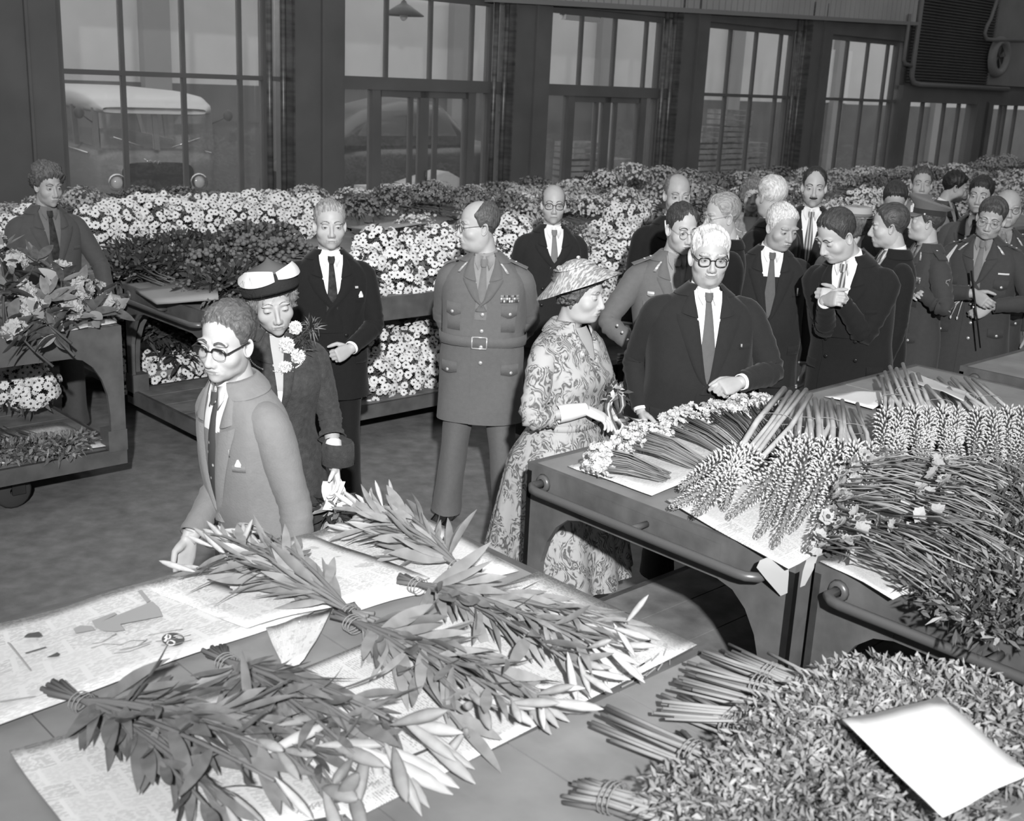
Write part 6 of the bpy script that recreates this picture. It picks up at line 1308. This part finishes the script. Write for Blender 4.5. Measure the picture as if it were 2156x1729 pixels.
# ================================ 8 the white haired speaker
p=Person(1500,476,1.765,'white haired man in horn rimmed glasses and dark suit pointing with a loose fist',face=14,look=10,pitch=5,build=1.18,belly=.05,head=Head(wide=1.04,jaw=1.14,jowl=1.35,nose=1.15,age=.7,smile=1.5,cheek=1.1),detail=2,hs=1.05)
p.make_head('wave',.62,.40,blids=.25,gaze=(-2,-4),hairth=.9,part=.45,ear=1.3,hseed=12); p.glasses('square',HORN,.0023); suit(p,DARKSUIT2,TIES[1],zb=1.05,btn=0,hem=.66,lap=.1)
p.button(.99,-.02,BRASS,.0125,.016); p.button(.88,.06,BTND,.012,.015); p.patch('lapel_pin',BRASS,-.52,1.27,.035,.014,.025)
p.arm(-1,p.at(1556,806,.20),(-.9,-.5,-.3),m=DARKSUIT2,dirv=(.85,.5,-.12),palm=(.1,-.6,-.7),curl=(.75,1.35,1.4,1.4),thumb=.75,r=1.12,hsc=1.1); p.arm(1,p.at(1352,868,-.02),(.3,-.9,0),m=DARKSUIT2,curl=(.4,.45,.5,.55),r=1.1); p.finish()
# ================================ second row
def man(px,py,H,label,face,look,pitch=0,hair='short',tone=.08,coat=DARKSUIT,tie=TIES[0],head=None,glass=None,detail=1,double=False,arms=True,vest=None,roll=0,lean=0,side=0,build=1.,belly=0.,moust=None,skin=SKIN,hs=1.03,trs=None,zb=1.12,square=False,blids=.3,brow=None,shirt=None,fin=True,hairth=1.,pin=False):
    p=Person(px,py,H,label,face=face,look=look,pitch=pitch,roll=roll,lean=lean,side=side,build=build,belly=belly,head=head or Head(),detail=detail,skin=skin,hs=hs); p.make_head(hair,tone,brow,blids=blids,moust=moust,hairth=hairth)
    if glass: p.glasses(*glass)
    suit(p,coat,tie,zb=zb,double=double,vest=vest,trs=trs,square=square,shirt=shirt,pin=pin)
    if arms: hang(p,1,coat); hang(p,-1,coat)
    if fin: p.finish()
    return p
man(1430,364,1.83,'balding man in a black suit standing behind the slim officer',10,14,4,'crown',.16,DARKSUIT,TIES[0],Head(wide=1.0,long=1.03,age=.4),skin=SKIND)
p=man(1530,406,1.78,'man with thin glasses in a black robe with a silver chain of office',-84,-62,8,'back',.28,BLACKROBE,None,Head(wide=1.02,nose=1.15,age=.6,jowl=.8),('round',GOLD,.001),2,fin=False,arms=False,hs=1.05)
hang(p,1,BLACKROBE,r=1.2); hang(p,-1,BLACKROBE,r=1.2)
q=MB(); r_=np.random.default_rng(2)
for t in np.linspace(-1,1,44):
    a=t*2.2; z=1.47-.19*max(0,math.cos(a))+ .0; c=p.TB(1.475-.20*max(0,(1-abs(t)*1.25)),a*.62+0,.02); q.ball(c,(.009,.009,.011),6,4)
p.ob(q,'chain_of_office',mat('silver_chain',.6,.2,metal=.8)); p.finish()
p=Person(1588,378,1.70,'woman with waved hair and a pearl necklace partly hidden behind other heads',face=4,look=4,woman=True,head=Head(wide=.97,jaw=.95,fem=1),detail=1,skin=SKIND,hs=1.03); p.make_head('bob',.16,.1,blids=.4,lips=LIPD,bth=.6); LC=cloth('pale_printed_dress',.25,.3); p.jacket(LC,zb=1.25,hem=.5,amax=.5,flare=.05,lapel=.04,name='dress')
q=MB(); q.grid(np.array([p.TB(z,np.linspace(-1,1,9)*(float(p.a0(z))+.1),-.006) for z in np.linspace(1.2,1.5,7)])); p.ob(q,'neckline',SKIND); q=MB()
for t in np.linspace(-1,1,34): q.ball(p.TB(1.48-.10*(1-t*t)**.5,t*.8,.006),(.005,)*3,6,4)
p.ob(q,'pearl_necklace',mat('pearl',.7)); hang(p,1,LC,cuff=False); hang(p,-1,LC,cuff=False); p.legs(mat('nylon_stocking',.25),stance=.07,name='stockings'); p.finish(LIPD)
man(1630,370,1.82,'white haired man seen from behind among the second row of visitors',-128,-140,2,'short',.60,DARKSUIT2,None,Head(wide=1.05,jowl=1.),build=1.08,hs=1.05)
p=man(1650,427,1.745,'old man with white hair and moustache in a dark three piece suit',8,36,16,'short',.62,DARKSUIT2,TIES[1],Head(wide=1.03,nose=1.25,age=1.,jowl=1.,cheek=.95),detail=2,vest=DARKSUIT2,moust=.40,square=False,belly=.03,build=1.06,skin=SKIND,brow=.35,zb=1.08,hs=1.06,pin=False); p.patch('pocket_square',SHIRT,-.66,1.28,.05,.045,.016)
man(1720,350,1.865,'tall balding man with a dark moustache in a dark suit at the back',2,2,4,'reced',.03,DARKSUIT2,TIES[5],Head(wide=.97,long=1.04,nose=1.15,age=.5),moust=.02,double=False,hs=1.02,skin=SKIN)
p=man(1770,438,1.79,'stooping man with clasped hands and striped tie in a dark suit',-20,-48,30,'back',.05,DARKSUIT,TIES[5],Head(wide=1.05,jaw=1.08,nose=1.2,age=.6,jowl=.9),detail=2,lean=9,side=4,build=1.1,fin=False,arms=False,double=True,hs=1.06,blids=.8)
p.arm(1,p.at(1738,632,.26),(.25,-.75,-.6),m=DARKSUIT,dirv=(-.75,.5,.25),palm=(-.4,-.6,-.2),curl=(1.0,1.0,1.0,1.0),thumb=.6); p.arm(-1,p.at(1768,628,.24),(-.55,-.65,-.45),m=DARKSUIT,dirv=(.8,.45,.1),palm=(.4,-.7,-.2),curl=(1.0,1.0,1.05,1.1),thumb=.6,r=1.05); p.finish()
p=Person(1806,436,1.665,'woman in a pale coat and small banded hat, mostly hidden behind the stooping man',face=172,woman=True,detail=0,head=Head(fem=1),build=1.1); p.make_head('bob',.12,hatted=True); PC=cloth('pale_coat',.42); p.jacket(PC,zb=1.3,hem=.36,flare=.17,name='coat',closed=True); hang(p,1,PC,cuff=False); hang(p,-1,PC,cuff=False)
A=np.linspace(0,2*PI,30,endpoint=False); q=MB(); q.grid(np.array([[p.X(np.array([math.sin(a)*r_,math.cos(a)*r_*1.15-.012,z])) for a in A] for z,r_ in ((.06,.11),(.062,.10),(.09,.098),(.125,.094),(.13,.08),(.126,.01))]),0,cv=True); hh=p.ob(q,'hat',mat('pale_felt_hat',.38,.9)); q=MB(); q.grid(np.array([[p.X(np.array([math.sin(a)*r_,math.cos(a)*r_*1.15-.012,z])) for a in A] for z,r_ in ((.066,.100),(.066,.103),(.088,.102),(.088,.099))]),cv=True); p.ob(q,'hat_band',mat('grey_hat_band',.15,.7),hh)
p.legs(mat('nylon_stocking',.25),stance=.075,name='stockings'); p.finish()
p=man(1884,428,1.76,'man in profile with combed back hair and dark suit, one hand hanging',-72,-84,8,'back',.06,DARKSUIT,None,Head(nose=1.2,age=.5,long=1.02),detail=2,arms=False,fin=False,hs=1.04,skin=SKIN); hang(p,1,DARKSUIT); hang(p,-1,DARKSUIT,.06,.24); p.finish()
# officer with the peaked cap
p=Person(1962,425,1.73,'officer in a peaked cap and dark khaki uniform with a lion sleeve badge, in profile',face=-62,look=-80,pitch=-2,build=1.05,head=Head(nose=1.05,age=.5,jowl=.8,chin=1.1),detail=2,hs=1.03); p.make_head('short',.06,.08,blids=.3); uniform(p,KHAKID,False,4,1.22,rib=4,pips=1); p.legs(KHAKID)
e_,_,_=p.arm(-1,p.at(1930,610,.16),(-.9,-.4,-.2),m=KHAKID,cuff=False,dirv=(.9,.3,0),palm=(0,-1,0),curl=(.6,.6,.6,.6)); p.arm(1,p.at(1925,625,.1),(.9,-.4,-.2),m=KHAKID,cuff=False)
A=np.linspace(0,2*PI,40,endpoint=False); CAPM=cloth('khaki_cap_cloth',.14); R_=lambda a,r_,z,t=0:p.X(np.array([math.sin(a)*r_,math.cos(a)*r_*1.18-.015,z+t*math.cos(a)]))
q=MB(); q.grid(np.array([[R_(a,r_,z,t) for a in A] for z,r_,t in ((.045,.084,.0),(.085,.086,.012),(.118,.118,.03),(.128,.120,.035),(.135,.1,.035),(.137,.005,.03))])[:,::-1],cv=True); cp_=p.ob(q,'cap',CAPM); q=MB(); q.grid(np.array([[R_(a,.0865,z,.002) for a in A] for z in (.046,.08)])[:,::-1],cv=True); p.ob(q,'cap_band',cloth('dark_cap_band',.035),cp_)
a=np.linspace(-1.05,1.05,15); q=MB(); q.grid(np.array([[p.X(np.array([math.sin(x)*r_,math.cos(x)*r_*1.18-.015+f_,z])) for x in a] for r_,f_,z in ((.084,.0,.05),(.088,.02,.045),(.09,.045,.03),(.088,.046,.027),(.084,.0,.044))])[:,::-1]); p.ob(q,'cap_peak',CAPM,cp_); q=MB(); q.ball(R_(-1.15,.092,.052),(.008,)*3); p.ob(q,'cap_button',BRASS,cp_)
q=MB(); sh=p.B(np.array([-.19,-.008,1.385]))*.62+e_*.38+np.array([-.074,.0,.01]); 
for pts in (((0,-.012,.02),(0,-.004,.03),(0,.01,.026),(0,.012,.012),(0,-.002,.006),(0,-.01,-.008),(0,.006,-.02),(0,.016,-.014)),((0,-.004,.03),(0,-.016,.034)),((0,-.01,-.008),(0,-.018,-.022)),((0,.006,-.02),(0,.012,-.03))): q.tube(np.array(pts)+sh,.004,5)
q.tube([sh+[0,-.03,-.036],sh+[0,0,-.043],sh+[0,.03,-.036]],.004,5); p.ob(q,'lion_badge',mat('badge_thread',.22,.7)); p.finish()
# officer with aiguillette
p=Person(2098,415,1.77,'young officer with a white shoulder cord and crossed hands holding a thin baton',face=-8,look=-6,pitch=14,roll=-8,build=1.12,head=Head(wide=1.06,jaw=1.08,nose=1.05,jowl=.6),detail=2,hs=1.03,skin=SKIND); p.make_head('wave',.06,.06,blids=.4,hairth=.7); p.glasses('round',GOLD,.0009); uniform(p,KHAKID,False,4,1.2,rib=None,pips=3); p.patch('ribbon_bar',mat('ribbon_white',.6),-.62,1.31,.34,.011,.018); p.legs(KHAKID)
p.arm(1,p.at(2052,618,.22),(.9,-.4,0),m=KHAKID,cuff=False,dirv=(-.75,.4,-.4),palm=(-.2,-.9,-.2),curl=(.6,.65,.7,.7)); p.arm(-1,p.at(2085,645,.2),(-.9,-.4,0),m=KHAKID,cuff=False,dirv=(.7,.3,-.5),palm=(.2,-1,-.2),curl=(.6,.65,.7,.7))
CORD=mat('white_cord',.55,.7)
for k,(dz,dx) in enumerate(((0,0),(.02,.012),(-.025,.008),(-.05,-.004))):
    q=MB(); q.tube([p.TB(1.455,.98,.025),p.TB(1.37,.80+dx*8,.03),p.TB(1.25,.76+dx*8,.035),p.TB(1.13+dz,.75,.04),p.TB(1.10+dz,.45,.035),p.TB(1.15+dz*.5,.2,.03),p.TB(1.22,.08,.022)],.0055,6); p.ob(q,'shoulder_cord',CORD)
for dx in (0,.03): q=MB(); q.tube([p.TB(1.2,.12,.02),p.TB(1.08,.2+dx*4,.03),p.TB(1.0,.24+dx*6,.03)],.003,5); q.ball(p.TB(1.0,.24+dx*6,.03),(.007,.007,.012),6,5); p.ob(q,'cord_tassel',CORD)
p.finish(); a=p.loc+p.RZ@(p.at(2045,570,.26)*p.S); b=p.loc+p.RZ@(p.at(2064,733,.26)*p.S); q=MB(); q.tube([a,a*.5+b*.5,b],[.007,.006,.0045],8); tag(q.obj('baton',mat('black_baton',.008,.3)),'thin black baton held downward by the young officer with the white cord','baton')
p=man(1892,380,1.785,'dark haired man bowing his head behind the man in profile',0,4,32,'back',.035,GREYSUIT2,TIES[1],detail=1,skin=SKIND,blids=1.)
man(1945,351,1.825,'long faced man looking over the peaked cap with an open white collar',8,6,-4,'short',.06,GREYSUIT,TIES[1],Head(wide=.96,long=1.05,nose=1.1,age=.4),detail=1,skin=SKIND)
man(2010,360,1.755,'dark haired young man in grey turned away to the right',70,104,14,'wave',.012,GREYSUIT2,None,Head(long=1.02),detail=1,skin=SKIND)
man(2072,372,1.825,'young man with dark wavy hair and an open stare near the right edge',-10,-8,0,'wave',.02,GREYSUIT2,TIES[0],Head(wide=.98,long=1.03,nose=1.05),detail=1,skin=SKIND,hairth=.8)
p=Person(2128,397,1.795,'bald older officer half hidden at the right edge behind the young officer',face=6,look=10,head=Head(wide=1.03,age=.5),detail=1,skin=SKIND,hs=1.03); p.make_head('bald',.45,.3); p.glasses('round',HORN,.0012); uniform(p,KHAKID,False,3,1.2,pips=1); p.legs(KHAKID); hang(p,1,KHAKID,cuff=False); hang(p,-1,KHAKID,cuff=False); p.finish()
# ================================ curly haired man with the cart
p=man(97,344,1.73,'young curly haired man in a dull grey suit holding the cart handle at the left',18,26,8,'curly',.10,GREYSUIT2,TIES[0],Head(wide=.94,long=1.04,nose=1.05,cheek=1.05,jaw=.92),detail=2,arms=False,fin=False,shirt=cloth('grey_shirt',.16),skin=SKIND,zb=1.1,hs=1.02,hairth=.9); hang(p,1,GREYSUIT2,.05); p.arm(-1,p.loc_of(W(3.10,-7.02,.93)),(-.5,-.8,.2),m=GREYSUIT2,dirv=(-.75,.6,-.2),palm=(0,0,-1),curl=(.9,.95,1.,1.),thumb=.7,cuff=False); p.finish()
# person seen through the second window, stooping in the yard
p=Person(742,238,1.62,'white haired man in a dark coat seen dimly through the second tall window',face=30,look=40,pitch=10,detail=0); p.make_head('short',.55); suit(p,DARKSUIT2,TIES[0]); hang(p,1,DARKSUIT2); hang(p,-1,DARKSUIT2); p.finish()
